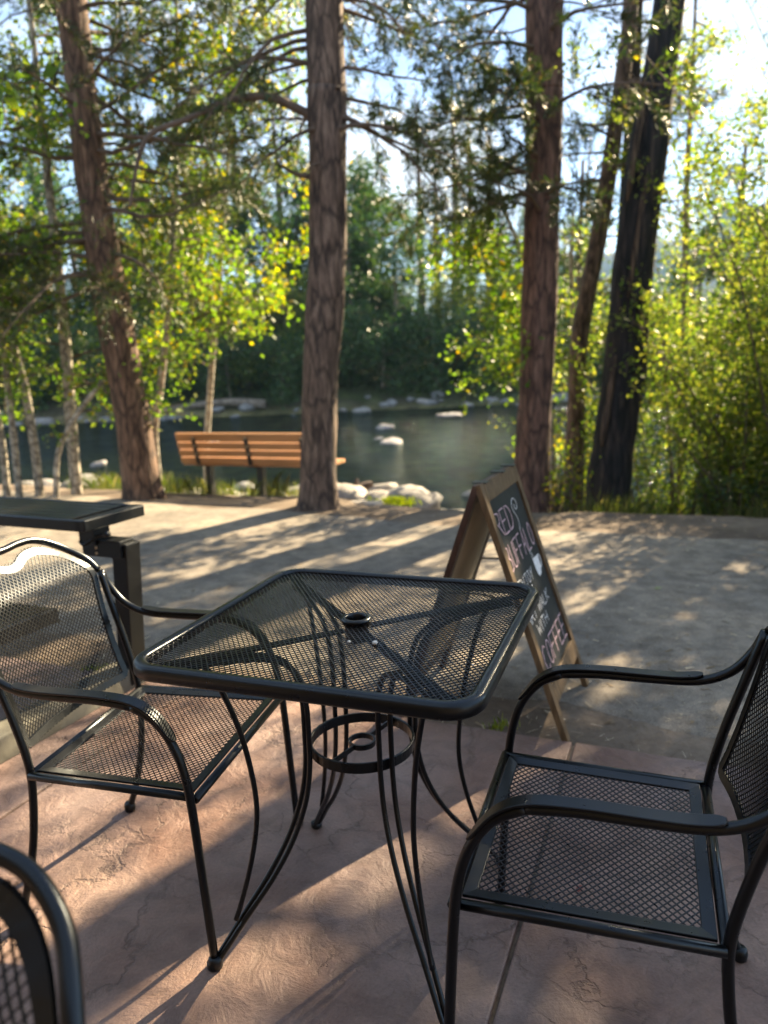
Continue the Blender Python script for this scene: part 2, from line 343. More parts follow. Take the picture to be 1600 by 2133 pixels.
# river
m, nt, p, o_ = newmat('river_water'); nt.nodes.remove(p); co = coords(nt, (1, 1.7, 1))
wv1 = noise_(nt, co, 1.1, 5, .6, 1.2); wv2 = noise_(nt, co, 5.5, 4, .6, .8)
bb = bump(nt, wv2, .8, .10, bump(nt, wv1, .8, .3))
fr = nd(nt, 'Fresnel', IOR=1.33); lk(nt, bb, fr.inputs['Normal'])
gl = nd(nt, 'BsdfGlossy', Roughness=.05); gl.inputs[0].default_value = (.62, .74, .72, 1); lk(nt, bb, gl.inputs['Normal'])
tr = nd(nt, 'BsdfTransparent'); tr.inputs[0].default_value = (.22, .29, .19, 1)
mx = nd(nt, 'MixShader'); lk(nt, fr.outputs[0], mx.inputs[0]); lk(nt, tr.outputs[0], mx.inputs[1]); lk(nt, gl.outputs[0], mx.inputs[2]); lk(nt, mx.outputs[0], o_.inputs[0])
mb = MB(); mb.add([(-140, -40, WATER), (140, -40, WATER), (140, 40, WATER), (-140, 40, WATER)], [(0, 1, 2, 3)])
river = struct(mb.build('river', m))

# distant mountain
m = simple('forested_mountain', (.05, .075, .07), 1, .4, .01, spec=.05)
V = []; NX = 60
prof = lambda u: 150*max(0, 1-abs(u-.84)/.3)**.8+90*max(0, 1-abs(u-.2)/.3)+60
for j in range(9):
    for i in range(NX+1):
        u = i/NX; d = 700+j*45; h = prof(u)*(j/8)**.8*(1+.25*noise.fractal(Vector((u*9, j*.3, 3)), .8, 2, 4))
        V.append((-580+1280*u, d, h*.82+4))
F = [(j*(NX+1)+i, j*(NX+1)+i+1, (j+1)*(NX+1)+i+1, (j+1)*(NX+1)+i) for j in range(8) for i in range(NX)]
me = bpy.data.meshes.new('mountain'); me.from_pydata(V, [], F); me.shade_smooth(); struct(link('mountain', me, None, (m,)))

# ------------------------------------------------------------------ bistro table
TX, TY, TYAW, TZ, TS = -.0703, 1.5792, -.35793, .7375, .711
def rrect(hx, hy, r, n=8):
    out = []
    for cx, cy, a0 in ((hx-r, hy-r, 0), (-hx+r, hy-r, 90), (-hx+r, -hy+r, 180), (hx-r, -hy+r, 270)):
        for k in range(n+1): a = R_(a0+90*k/n); out.append((cx+r*math.cos(a), cy+r*math.sin(a)))
    return out
def clip_line(poly, p0, d):
    """convex polygon; returns (t0,t1) of p0+t*d inside"""
    t0, t1 = -9., 9.
    n = len(poly)
    for i in range(n):
        a, b = poly[i], poly[(i+1) % n]; nx, ny = -(b[1]-a[1]), b[0]-a[0]
        den = nx*d[0]+ny*d[1]; num = nx*(p0[0]-a[0])+ny*(p0[1]-a[1])
        if abs(den) < 1e-9:
            if num < 0: return None
            continue
        t = -num/den
        if den > 0: t0 = max(t0, t)
        else: t1 = min(t1, t)
    return (t0, t1) if t1-t0 > .004 else None
def lattice(mb, poly, pitch, angs, wid, th, fn, seg=None, holes=None):
    """expanded metal: slightly zig-zag strands, two families, on surface fn(u,v,h)->xyz"""
    for fam, ang in enumerate(angs):
        d = (math.cos(R_(ang)), math.sin(R_(ang))); nrm = (-d[1], d[0])
        for k in range(-70, 71):
            p0 = (nrm[0]*k*pitch, nrm[1]*k*pitch); c = clip_line(poly, p0, d)
            if c is None: continue
            parts = [c]
            if holes:
                (hx, hy, hr) = holes; tm = (hx-p0[0])*d[0]+(hy-p0[1])*d[1]; dd = hr**2-((p0[0]+tm*d[0]-hx)**2+(p0[1]+tm*d[1]-hy)**2)
                if dd > 0: q = math.sqrt(dd); parts = [(c[0], tm-q), (tm+q, c[1])]
            for (a, b) in parts:
                if b-a < .003: continue
                m = 1 if seg is None else max(1, int((b-a)/seg)); V = []
                for i in range(m+1):
                    t = a+(b-a)*i/m; u, v = p0[0]+d[0]*t, p0[1]+d[1]*t
                    for su, sh in ((-1, -1), (1, -1), (1, 1), (-1, 1)):
                        V.append(fn(u+nrm[0]*su*wid/2, v+nrm[1]*su*wid/2, sh*th/2+(fam-.5)*.0006))
                F = [(i*4+q, i*4+(q+1) % 4, i*4+4+(q+1) % 4, i*4+4+q) for i in range(m) for q in range(4)]
                mb.add(V, F)
table = thing('bistro_table', 'square black metal mesh patio table with umbrella hole', 'table', (TX, TY, 0), TYAW)
h = TS/2
prof = [(h-.004, TZ-.030), (h, TZ-.025), (h, TZ-.008), (h-.004, TZ-.002), (h-.009, TZ), (h-.020, TZ), (h-.026, TZ-.004), (h-.026, TZ-.010), (h-.018, TZ-.012), (h-.014, TZ-.030)]
mb = MB(); RC = .072; rings = [rrect(a, a, RC-(h-a), 9) for a, z in prof]; K = len(rings[0]); V = []
for (a, z), rg_ in zip(prof, rings): V += [(x, y, z) for x, y in rg_]
M_ = len(prof); F = [(i*K+k, i*K+(k+1) % K, ((i+1) % M_)*K+(k+1) % K, ((i+1) % M_)*K+k) for i in range(M_) for k in range(K)]
mb.add(V, F); rim = mb.build('rim', 'black', table, smooth=True)
mb = MB(); lattice(mb, rrect(h-.02, h-.02, RC-.02, 8), .0100, (46, -53), .0021, .0016, lambda u, v, w_: (u, v, TZ-.0075+w_), None, (0, 0, .026))
stuff(mb.build('mesh_top', 'black', table))
mb = MB(); V = []; n = 40
pr = [(.022, TZ-.05), (.022, TZ+.002), (.0235, TZ+.0045), (.031, TZ+.0045), (.0335, TZ+.001), (.0335, TZ-.004), (.026, TZ-.006), (.026, TZ-.05)]
for r, z in pr: V += [(r*math.cos(2*math.pi*k/n), r*math.sin(2*math.pi*k/n), z) for k in range(n)]
mb.add(V, [(i*n+k, i*n+(k+1) % n, ((i+1) % 8)*n+(k+1) % n, ((i+1) % 8)*n+k) for i in range(8) for k in range(n)]); mb.build('umbrella_ring', 'black', table, smooth=True)
def dirs(k): a = R_(45+90*k); return Vector((math.cos(a), math.sin(a), 0)), Vector((-math.sin(a), math.cos(a), 0))
for k in range(4):
    rd, tn = dirs(k)
    mb = MB(); mb.strip([rd*.03+Vector((0, 0, TZ-.022)), rd*.2+Vector((0, 0, TZ-.022)), rd*.452+Vector((0, 0, TZ-.022))], tn, .022, .005); mb.build('support_bar', 'black', table)
    leg = None
    for sg in (-1, 1):
        pts = [(.40, TZ-.031), (.30, TZ-.034), (.21, .69), (.155, .655), (.132, .58), (.130, .48), (.133, .41), (.148, .335), (.182, .255), (.235, .175), (.30, .098), (.355, .03), (.372, .012)]
        off = [.014]*8+[.013, .011, .008, .006, .005]
        mb = MB(); mb.tube(smooth_path([rd*r+tn*sg*o+Vector((0, 0, z)) for (r, z), o in zip(pts, off)], 4), .0062, 8)
        if leg is None: leg = mb.build('leg', 'black', table, smooth=True)
        else: mb.build('rod', 'black', leg, smooth=True)
    pts = [(.345, TZ-.031), (.315, .66), (.276, .54), (.256, .42), (.254, .33), (.272, .235), (.302, .14), (.318, .1)]
    mb = MB(); mb.tube(smooth_path([rd*r+Vector((0, 0, z)) for r, z in pts], 4), .006, 8); mb.build('bowed_rod', 'black', leg, smooth=True)
    mb = MB(); mb.tube([rd*.374+Vector((0, 0, z)) for z in (0, .004, .016, .02)], [.013, .0155, .0155, .010], 14); mb.build('foot_cap', 'black_matt', leg, smooth=True)
def ring_band(mb, r, th, z0, z1, n=48):
    V = []
    for rr, z in ((r-th/2, z0), (r+th/2, z0), (r+th/2, z1), (r-th/2, z1)): V += [(rr*math.cos(2*math.pi*k/n), rr*math.sin(2*math.pi*k/n), z) for k in range(n)]
    return mb.add(V, [(i*n+k, i*n+(k+1) % n, ((i+1) % 4)*n+(k+1) % n, ((i+1) % 4)*n+k) for i in range(4) for k in range(n)])
mb = MB(); ring_band(mb, .117, .006, .432, .456)
base_ring = mb.build('base_ring', 'black', table, bevel=.0015)
mb = MB(); ring_band(mb, .029, .005, .437, .449, 28); mb.build('pole_ring', 'black', base_ring)
for a0, a1 in ((-.114, -.031), (.031, .114)):
    mb = MB(); dv = Vector((math.cos(R_(75)), math.sin(R_(75)), 0)); mb.strip([dv*a0+Vector((0, 0, .443)), dv*a1+Vector((0, 0, .443))], (0, 0, 1), .012, .004); mb.build('cross_bar', 'black', base_ring)

# ------------------------------------------------------------------ chairs
def make_chair():
    ch = thing('patio_chair', 'x', 'chair')
    back_y = lambda x, z: -.203-.30*max(0, z-.43)-.050*smooth01((z-.75)/.1)-.034*(1-(x/.24)**2)*(1 if abs(x) < .24 else 0)*(1-.5*smooth01((z-.45)/.3))
    def bp(x, z, w_=0): return (x, float(back_y(x, z))+w_, z)
    for s in (-1, 1):
        L = [(.262*s, .238, .012), (.262*s, .228, .2), (.262*s, .218, .38), (.261*s, .208, .46), (.26*s, .188, .525), (.26*s, .15, .578), (.26*s, .10, .606)]
        mb = MB(); mb.tube(smooth_path(L, 5), .0096, 10); lg = mb.build('leg', 'black', ch, smooth=True)
        mb = MB(); mb.tube([(.262*s, .239, z) for z in (0, .004, .018, .026, .03)], [.012, .0155, .0165, .015, .0115], 14); mb.build('foot_cap', 'black_matt', lg, smooth=True)
        A = [(.26*s, .10, .606), (.26*s, .02, .614), (.26*s, -.08, .615), (.259*s, -.175, .621), (.256*s, -.235, .648), (.25*s, -.272, .695), (.24*s, -.292, .745)]
        mb = MB(); mb.tube(smooth_path(A, 6), .0096, 10); arm = mb.build('arm', 'black', ch, smooth=True)
        S = smooth_path([(.26*s, .193, .537), (.26*s, .15, .592), (.26*s, .10, .619), (.26*s, .02, .627), (.26*s, -.08, .6275), (.26*s, -.14, .629), (.26*s, -.185, .636)], 7)
        wd = [.030]*len(S)
        for k, q in enumerate((.012, .022, .0275)): wd[k] = q; wd[-1-k] = q
        mb = MB(); mb.strip(S, (1, 0, 0), wd, .005); mb.build('armrest', 'black', ch, bevel=.0015)
        Rr = [(.238*s, -.282, .012), (.236*s, -.246, .11), (.232*s, -.218, .22), (.228*s, -.204, .33), (.226*s, -.203, .42), (.228*s, -.226, .53), (.232*s, -.262, .65), (.239*s, -.291, .742)]
        mb = MB(); mb.tube(smooth_path(Rr, 5), .0096, 10); lg = mb.build('leg', 'black', ch, smooth=True)
        mb = MB(); mb.tube([(.238*s, -.283, z) for z in (0, .004, .018, .026, .03)], [.012, .0155, .0165, .015, .0115], 14); mb.build('foot_cap', 'black_matt', lg, smooth=True)
    top = [(.24, .745), (.225, .782), (.195, .818), (.15, .848), (.105, .862), (.06, .864), (.025, .861), (0, .860)]
    T = [bp(x, z) for x, z in top]+[bp(-x, z) for x, z in top[-2::-1]]
    mb = MB(); mb.tube(smooth_path(T, 4), .0096, 10); mb.build('top_rail', 'black', ch, smooth=True)
    # inner flat frame outline (right half, bottom centre -> top centre)
    half = [(0, .448), (.12, .449), (.202, .452), (.207, .50), (.207, .56), (.212, .64), (.221, .70), (.226, .74), (.213, .774), (.185, .805), (.147, .829), (.108, .842), (.07, .842), (.045, .836), (.025, .828), (0, .824)]
    out = half+[(-x, z) for x, z in half[-2:0:-1]]
    Pth = [Vector((x, 0, z)) for x, z in out]; n = len(out); dense = []
    for i in range(n):
        a, b, c, d = (Pth[(i+q) % n] for q in (-1, 0, 1, 2))
        for k in range(3):
            t = k/3; dense.append(.5*((2*b)+(c-a)*t+(2*a-5*b+4*c-d)*t*t+(3*b-a-3*c+d)*t**3))
    cx = Vector((0, 0, .63)); V = []; K = len(dense)
    for i in range(K):
        tg = (dense[(i+1) % K]-dense[i-1]).normalized(); nr = Vector((-tg.z, 0, tg.x))
        if nr.dot(dense[i]-cx) < 0: nr = -nr
        for a, b in ((0, -.003), (-.017, -.003), (-.017, .003), (0, .003)):
            q = dense[i]+nr*a; V.append(bp(q.x, q.z, b))
    mb = MB(); mb.add(V, [(i*4+k, i*4+(k+1) % 4, ((i+1) % K)*4+(k+1) % 4, ((i+1) % K)*4+k) for i in range(K) for k in range(4)]); mb.build('back_frame', 'black', ch)
    # mesh clipped to outline: build by strands tested against polygon (non convex)
    poly = [(q.x, q.z) for q in dense]
    def inside(x, z):
        c = False; j = len(poly)-1
        for i in range(len(poly)):
            (xi, zi), (xj, zj) = poly[i], poly[j]
            if (zi > z) != (zj > z) and x < (xj-xi)*(z-zi)/(zj-zi)+xi: c = not c
            j = i
        return c
    mb = MB()
    for fam, ang in enumerate((45, -45)):
        d = (math.cos(R_(ang)), math.sin(R_(ang))); nr = (-d[1], d[0])
        for k in range(-40, 41):
            run = []; 
            for i in range(-44, 45):
                u = nr[0]*k*.0092+d[0]*i*.0092; v = .64+nr[1]*k*.0092+d[1]*i*.0092
                if inside(u, v): run.append((u, v))
                if (not inside(u, v) or i == 44) and run:
                    if len(run) > 1:
                        a, b = run[0], run[-1]; run = [(a[0]-d[0]*.008, a[1]-d[1]*.008)]+run[1:-1:2]+[(b[0]+d[0]*.008, b[1]+d[1]*.008)]
                        V = []
                        for (u2, v2) in run:
                            for su, sh in ((-1, -1), (1, -1), (1, 1), (-1, 1)): V.append(bp(u2+nr[0]*su*.00095, v2+nr[1]*su*.00095, sh*.0008+(fam-.5)*.0006))
                        mb.add(V, [(j*4+q, j*4+(q+1) % 4, j*4+4+(q+1) % 4, j*4+4+q) for j in range(len(run)-1) for q in range(4)])
                    run = []
    stuff(mb.build('back_mesh', 'mesh_black', ch))
    # seat
    sz = .405; x0, y0, y1 = .218, -.198, .222
    mb = MB(); 
    for a, b in (((-x0, y1), (x0, y1)), ((x0, y0), (-x0, y0))): mb.tube([(a[0]*1.16 if a[1] > 0 else a[0]*1.05, a[1], sz-.004), (b[0]*1.16 if a[1] > 0 else b[0]*1.05, b[1], sz-.004)], .0096, 10)
    for s in (-1, 1): mb.tube([(x0*s*1.07, y0, sz-.004), (x0*s*1.13, y1, sz-.004)], .0096, 10)
    sf = mb.build('seat_frame', 'black', ch, smooth=True)
    mb = MB(); a, b = .222, .19
    O_ = [(-a, y0+.012), (a, y0+.012), (a*1.05, y1-.012), (-a*1.05, y1-.012)]; I_ = [(-a+.024, y0+.034), (a-.024, y0+.034), (a*1.05-.024, y1-.034), (-a*1.05+.024, y1-.034)]
    V = [(x, y, sz+.005) for x, y in O_]+[(x, y, sz+.002) for x, y in I_]+[(x, y, sz-.003) for x, y in I_]+[(x, y, sz-.001) for x, y in O_]
    mb.add(V, [(i*4+k, i*4+(k+1) % 4, ((i+1) % 4)*4+(k+1) % 4, ((i+1) % 4)*4+k) for i in range(4) for k in range(4)]); mb.build('seat_rim', 'black', sf, bevel=.0012)
    mb = MB(); lattice(mb, [(-a+.016, y0+.026), (a-.016, y0+.026), (a*1.05-.016, y1-.026), (-a*1.05+.016, y1-.026)], .0108, (41, -38), .0021, .0016, lambda u, v, w_: (u, v, sz-.001-.006*(1-(u/.2)**2)*(1-(v/.2)**2)+w_), .05)
    stuff(mb.build('seat_mesh', 'black', ch))
    return ch
ch = make_chair(); ch.location = (-.575, 1.736, 0); ch.rotation_euler = (0, 0, R_(-104))
tag(ch, 'black mesh armchair beside the plank table, facing the square table', 'chair', 'black mesh patio chairs')
c2 = copy_tree(ch); c2.location = (.382, 1.262, 0); c2.rotation_euler = (0, 0, R_(70.6))
tag(c2, 'black mesh armchair in front of the chalkboard sign, its seat shown whole', 'chair', 'black mesh patio chairs')
c3 = copy_tree(ch); c3.location = (-.56, .26, 0); c3.rotation_euler = (0, 0, R_(168))
tag(c3, 'black mesh armchair turned away from the square table, only its back showing', 'chair', 'black mesh patio chairs')

# ------------------------------------------------------------------ unseen building added behind the camera to darken the patio shade
MAT['siding'] = simple('dark_stained_siding', (.06, .045, .034), .8, .3, 3, 0, .3, .003, .3, (1, 1, 9)); MAT['pane'] = simple('dark_window_glass', (.01, .012, .014), .08, .1, 2)
bxy = xy(0, -5.6); shade_bldg = thing('shade_building', 'dark timber-sided building added out of view to darken the patio shade', 'building', (bxy[0], bxy[1], 0), math.atan2(E1[1], E1[0]))
def cb(name, c, d, mat, par): mb = MB(); mb.box(c, d); return mb.build(name, mat, par, bevel=.01)
cb('wall', (0, -2.5, 2.05), (15, 5, 4.1), 'siding', shade_bldg); cb('roof', (0, -2.4, 4.25), (16, 5.8, .28), 'siding', shade_bldg)
for xw in (-4.2, 3.6): wf = cb('window', (xw, .03, 1.5), (2.2, .08, 1.5), 'siding', shade_bldg); cb('pane', (xw, .075, 1.5), (2.0, .02, 1.3), 'pane', wf)
dr = cb('door', (.2, .03, 1.05), (.95, .07, 2.1), 'sign_wood' if 'sign_wood' in MAT else 'siding', shade_bldg); cb('handle', (.55, .09, 1.0), (.03, .05, .16), 'black_matt', dr)

# ------------------------------------------------------------------ A-frame sign
MAT['sign_wood'] = simple('weathered_sign_wood', (.125, .082, .042), .55, .45, 5, 0, .4, .002, .3, (14, 14, 1.5))
MAT['sign_back'] = simple('sign_back_board', (.42, .34, .22), .6, .2, 6)
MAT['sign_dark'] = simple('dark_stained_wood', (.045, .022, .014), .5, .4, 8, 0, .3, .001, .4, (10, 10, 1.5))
MAT['chalkboard'] = simple('chalkboard', (.018, .021, .021), .48, .5, 6, 0, .15, .001, .4)
MAT['chalk_white'] = simple('white_chalk', (.72, .72, .70), .9, .25, 120)
MAT['chalk_pink'] = simple('pink_chalk', (.62, .43, .47), .9, .25, 120)
MAT['chain'] = simple('dark_strap', (.03, .02, .015), .6)
a = onz(1185, 1545, -.012); b = onz(1228, 1418, -.02); a = np.array([.596, 2.342, 0]); b = np.array([.796, 2.8157, 0])
dp = (b-a)/np.linalg.norm(b-a); nr_ = np.array([dp[1], -dp[0], 0]); SW = .5146
sign = thing('chalkboard_sign', 'wooden A-frame chalkboard sign with pink and white handwriting at the patio edge', 'sign', tuple((a+b)/2-nr_*.15+np.array([0, 0, -.012])))
org = Vector(sign.location)
def frame_side(flip):
    up = (Vector((0, 0, .885))-Vector(nr_)*.30).normalized(); U = Vector(dp)
    A = Vector(a)-org+Vector((0, 0, -.008))
    if flip: # mirror about vertical plane through hinge
        hinge = Vector(a)-Vector(nr_)*.312; A = Vector(a)-Vector(nr_)*.624-org+Vector((0, 0, -.012)); up = (Vector((0, 0, .885))+Vector(nr_)*.30).normalized()
    N_ = U.cross(up) if not flip else up.cross(U)
    return A, U, up, N_
def panel(flip):
    A, U, up, N_ = frame_side(flip); rot = Matrix((U, up, N_)).transposed()
    pt = lambda u, v, w_=0: A+U*u+up*v+N_*w_
    root = None; W_ = .040; T_ = .022; LEN = .932
    mb = MB()
    def bar(u, v, du, dv, name, mat, par, w_=-.011, th=T_):
        mb = MB(); mb.box(pt(u, v, w_), (du, dv, th), rot); return mb.build(name, mat, par, bevel=.002)
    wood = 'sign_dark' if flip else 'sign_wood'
    root = bar(W_/2, LEN/2, W_, LEN, 'leg', wood, sign); bar(SW-W_/2, LEN/2, W_, LEN, 'leg', wood, sign)
    bar(SW/2, .897, SW-2*W_-.001, .066, 'top_rail', wood, sign); bar(SW/2, .165, SW-2*W_-.001, .07, 'bottom_rail', wood, sign)
    bd = bar(SW/2, .531, SW-2*W_+.004, .664, 'board', 'chalkboard' if not flip else 'chalkboard', sign, -.013, .006)
    mb = MB(); mb.box(pt(SW/2, .531, -.0175), (SW-2*W_+.004, .664, .002), rot); mb.build('backing', 'sign_back', bd)
    return pt
pt = panel(False); ptb = panel(True)
for u in (.06, .30, .46):
    mb = MB(); c_ = (pt(u, .932, -.012)+ptb(u, .932, -.012))/2+Vector((0, 0, .004)); mb.box(c_, (.045, .05, .003), Matrix.Rotation(math.atan2(dp[1], dp[0]), 3, 'Z')); mb.build('hinge', 'black_matt', sign)
for u in (.02, SW-.02):
    p0, p1 = pt(u, .53, -.02), ptb(u, .53, -.02)
    mb = MB(); mb.tube(smooth_path([p0, (p0*.75+p1*.25)+Vector((0, 0, -.008)), (p0*.5+p1*.5)+Vector((0, 0, .004)), p1], 4), .004, 6); mb.build('strap', 'chain', sign)
FONT = {'R': [[(0, 0), (0, 1), (.5, .95), (.6, .75), (.45, .55), (0, .5)], [(.25, .5), (.65, 0)]], 'E': [[(.6, 1), (0, 1), (0, 0), (.6, .02)], [(0, .52), (.5, .54)]],
 'D': [[(0, 0), (0, 1), (.4, .95), (.65, .65), (.62, .3), (.4, .04), (0, 0)]], 'B': [[(0, 0), (0, 1), (.45, .95), (.5, .75), (.35, .55), (0, .52)], [(.35, .55), (.6, .38), (.55, .1), (.3, 0), (0, 0)]],
 'U': [[(0, 1), (.02, .25), (.15, .02), (.45, .02), (.58, .25), (.6, 1)]], 'F': [[(.6, 1), (0, .98), (0, 0)], [(0, .52), (.45, .54)]], 'A': [[(0, 0), (.3, 1), (.6, 0)], [(.12, .38), (.5, .4)]],
 'L': [[(0, 1), (0, 0), (.55, .02)]], 'O': [[(.3, 1), (.08, .8), (0, .45), (.1, .12), (.3, 0), (.52, .14), (.6, .5), (.52, .85), (.3, 1)]], 'S': [[(.55, .85), (.35, 1), (.1, .9), (.08, .65), (.5, .4), (.52, .12), (.28, 0), (.02, .12)]],
 'N': [[(0, 0), (0, 1), (.58, 0), (.6, 1)]], 'J': [[(.1, 1), (.6, 1)], [(.38, 1), (.38, .2), (.25, .02), (.05, .15)]], 'Y': [[(0, 1), (.3, .5)], [(.62, 1), (.3, .5), (.2, 0)]], 'T': [[(0, 1), (.62, 1)], [(.32, 1), (.3, 0)]],
 'H': [[(0, 0), (0, 1)], [(.6, 0), (.6, 1)], [(0, .5), (.6, .52)]], 'W': [[(0, 1), (.18, 0), (.38, .7), (.58, 0), (.78, 1)]], 'K': [[(0, 0), (0, 1)], [(.55, 1), (0, .48), (.6, 0)]], 'I': [[(.1, 0), (.1, 1)]],
 'C': [[(.6, .85), (.4, 1), (.12, .85), (0, .45), (.12, .12), (.38, 0), (.62, .15)]]}
rt = random.Random(4)
def chalk(mb, line, th=.0045):
    pts = [pt(u+rt.uniform(-.0008, .0008), v+rt.uniform(-.0008, .0008), -.0092) for u, v in line]
    mb.strip(pts, pt(0, 0, 1)-pt(0, 0, 0) if False else [(pts[min(i+1, len(pts)-1)]-pts[max(i-1, 0)]).cross(pt(0, 0, 1)-pt(0, 0, 0)) for i in range(len(pts))], [th*rt.uniform(.75, 1.15) for _ in pts], .0008)
def write(text, u0, u1, v0, v1, mat, th=.0045, dv=0.):
    wd = {'W': .95, 'I': .35, ' ': .55}; tot = sum(wd.get(c, .8) for c in text)-.18; k = (u1-u0)/tot; x = 0; mb = MB()
    for i, c in enumerate(text):
        for sroke in FONT.get(c, []):
            L = [(u0+(x+px)*k, v0+dv*(x/tot)+py*(v1-v0)) for px, py in sroke]
            D = []
            for q in range(len(L)-1): D += [tuple(L[q][e]+(L[q+1][e]-L[q][e])*f for e in (0, 1)) for f in (0, .5)]
            chalk(mb, D+[L[-1]], th)
        x += wd.get(c, .8)
    return stuff(mb.build('lettering', mat, sign))
write('RED', .055, .262, .728, .815, 'chalk_pink', .0046)
write('BUFFALO', .045, .455, .606, .694, 'chalk_pink', .0046, .01); write('S', .338, .365, .585, .612, 'chalk_white', .003)
write('ENJOY', .075, .285, .522, .565, 'chalk_white', .0035); write('THE', .135, .235, .468, .508, 'chalk_white', .0035)
write('ART WALK', .045, .39, .408, .448, 'chalk_white', .0035); write('WITH', .118, .288, .350, .391, 'chalk_white', .0035)
write('COFFEE', .075, .47, .23, .318, 'chalk_pink', .0044, .0)
mb = MB(); L = []
for k in range(26): q = k/25; r = .006+.030*q; th = 2.2+q*8.2; L.append((.350+r*math.cos(th)*1.35, .792+r*math.sin(th)))
L += [(L[-1][0]+.012, L[-1][1]-.02), (L[-1][0]+.004, L[-1][1]-.045), (L[-1][0]-.012, L[-1][1]-.06)]; chalk(mb, L, .003); mb.build('steam_swirl', 'chalk_white', sign)
mb = MB(); ot = [(.342, .580), (.425, .574), (.424, .545), (.415, .522), (.395, .505), (.37, .502), (.352, .515), (.345, .54)]
mb.add([pt(u, v, -.0092) for u, v in ot]+[pt(u, v, -.0085) for u, v in ot], [tuple(range(8))[::-1], tuple(range(8, 16))]+[(k, (k+1) % 8, 8+(k+1) % 8, 8+k) for k in range(8)])
chalk(mb, [(.424, .568), (.44, .572), (.452, .558), (.448, .538), (.43, .526), (.419, .526)], .007); mb.build('mug_drawing', 'chalk_white', sign)

# ------------------------------------------------------------------ black plank table with bench (left edge)
ld = np.array([-.907, .421, 0]); wdv = np.array([.421, .907, 0])   # long direction, width direction
cor = np.array([-1.14, 2.795, 0])
pk = thing('plank_table', 'long black plank-top table with attached bench and steel post', 'table', tuple(cor), math.atan2(-ld[1], -ld[0]))
# local: -x = long direction (away left), y = width direction (towards river)
mb = MB(); 
def bx(name, c, d, mat, par, bev=.003, M=None): mb = MB(); mb.box(c, d, M); return mb.build(name, mat, par, bevel=bev)
LEN_, WID = 2.2, .30
tt = bx('top_frame', (-LEN_/2-.02, WID/2, .706), (LEN_-.04, WID-.03, .032), 'black_matt', pk)
for k in range(5): bx('plank', (-LEN_/2-.035, .012+(WID-.024)*(k+.5)/5, .731), (LEN_-.07, (WID-.024)/5-.004, .014), 'plank_black', pk, .0015)
bx('edge_board', (-LEN_/2, -.002, .7165), (LEN_, .022, .046), 'black_matt', pk, .005); bx('edge_board', (-LEN_/2, WID+.002, .7165), (LEN_, .022, .046), 'black_matt', pk, .005); bx('edge_board', (-.006, WID/2, .717), (.05, WID+.026, .0475), 'black_matt', pk, .006)
bx('post', (.02, .165, .32), (.075, .08, .60), 'black_matt', pk, .004, Matrix.Rotation(R_(4), 3, 'Y')); 
bx('post_arm', (-.04, .15, .597), (.2, .08, .07), 'black_matt', pk, .004); bx('bracket', (-.095, .14, .655), (.08, .09, .085), 'black_matt', pk, .004)
mb = MB(); mb.tube(smooth_path([(-.09, .06, .635), (-.06, .05, .628), (-.01, .06, .655), (.03, .07, .668)], 4), .008, 8); mb.tube([(.028, .07, .667), (.05, .072, .672)], .012, 10); mb.build('lever', 'black_matt', pk, smooth=True)
for z in (.60, .578): mb = MB(); mb.tube([(-.062, .1095, z), (-.062, .106, z)], .006, 8); mb.build('bolt', MAT['sign_back'], pk)
bx('bench_seat', (-LEN_/2+.0, -.33, .425), (LEN_, .30, .05), 'plank_black', pk, .004); bx('bench_edge', (.008, -.33, .4255), (.02, .304, .054), 'black_matt', pk, .003)
bx('bench_post', (-.25, -.33, .245), (.08, .08, .31), 'black_matt', pk, .004)
MAT['beam'] = simple('grimy_concrete', (.13, .125, .10), .85, .5, 5, 0, .5, .004, .3)
bx('floor_beam', (-.035, -.16, .045), (.12, .86, .095), 'beam', pk, .006)

# ------------------------------------------------------------------ park bench
bl = ony(357, 903, 8.45); bench_yaw = math.atan2(E1[1], E1[0])
MAT['cedar'] = simple('varnished_cedar', (.46, .235, .10), .5, .25, 3, 0, .3, .002, .4, (.6, 9, 9))
MAT['bench_iron'] = simple('black_cast_iron', (.02, .018, .016), .5, .3, 20)
BL = 1.84; bz = float(gz(bl[0]+.8, bl[1]-.2))-.02
top_z = bl[2]-bz
bench = thing('park_bench', 'slatted cedar park bench facing the river between the tree trunks', 'bench', (bl[0], bl[1], bz), bench_yaw)
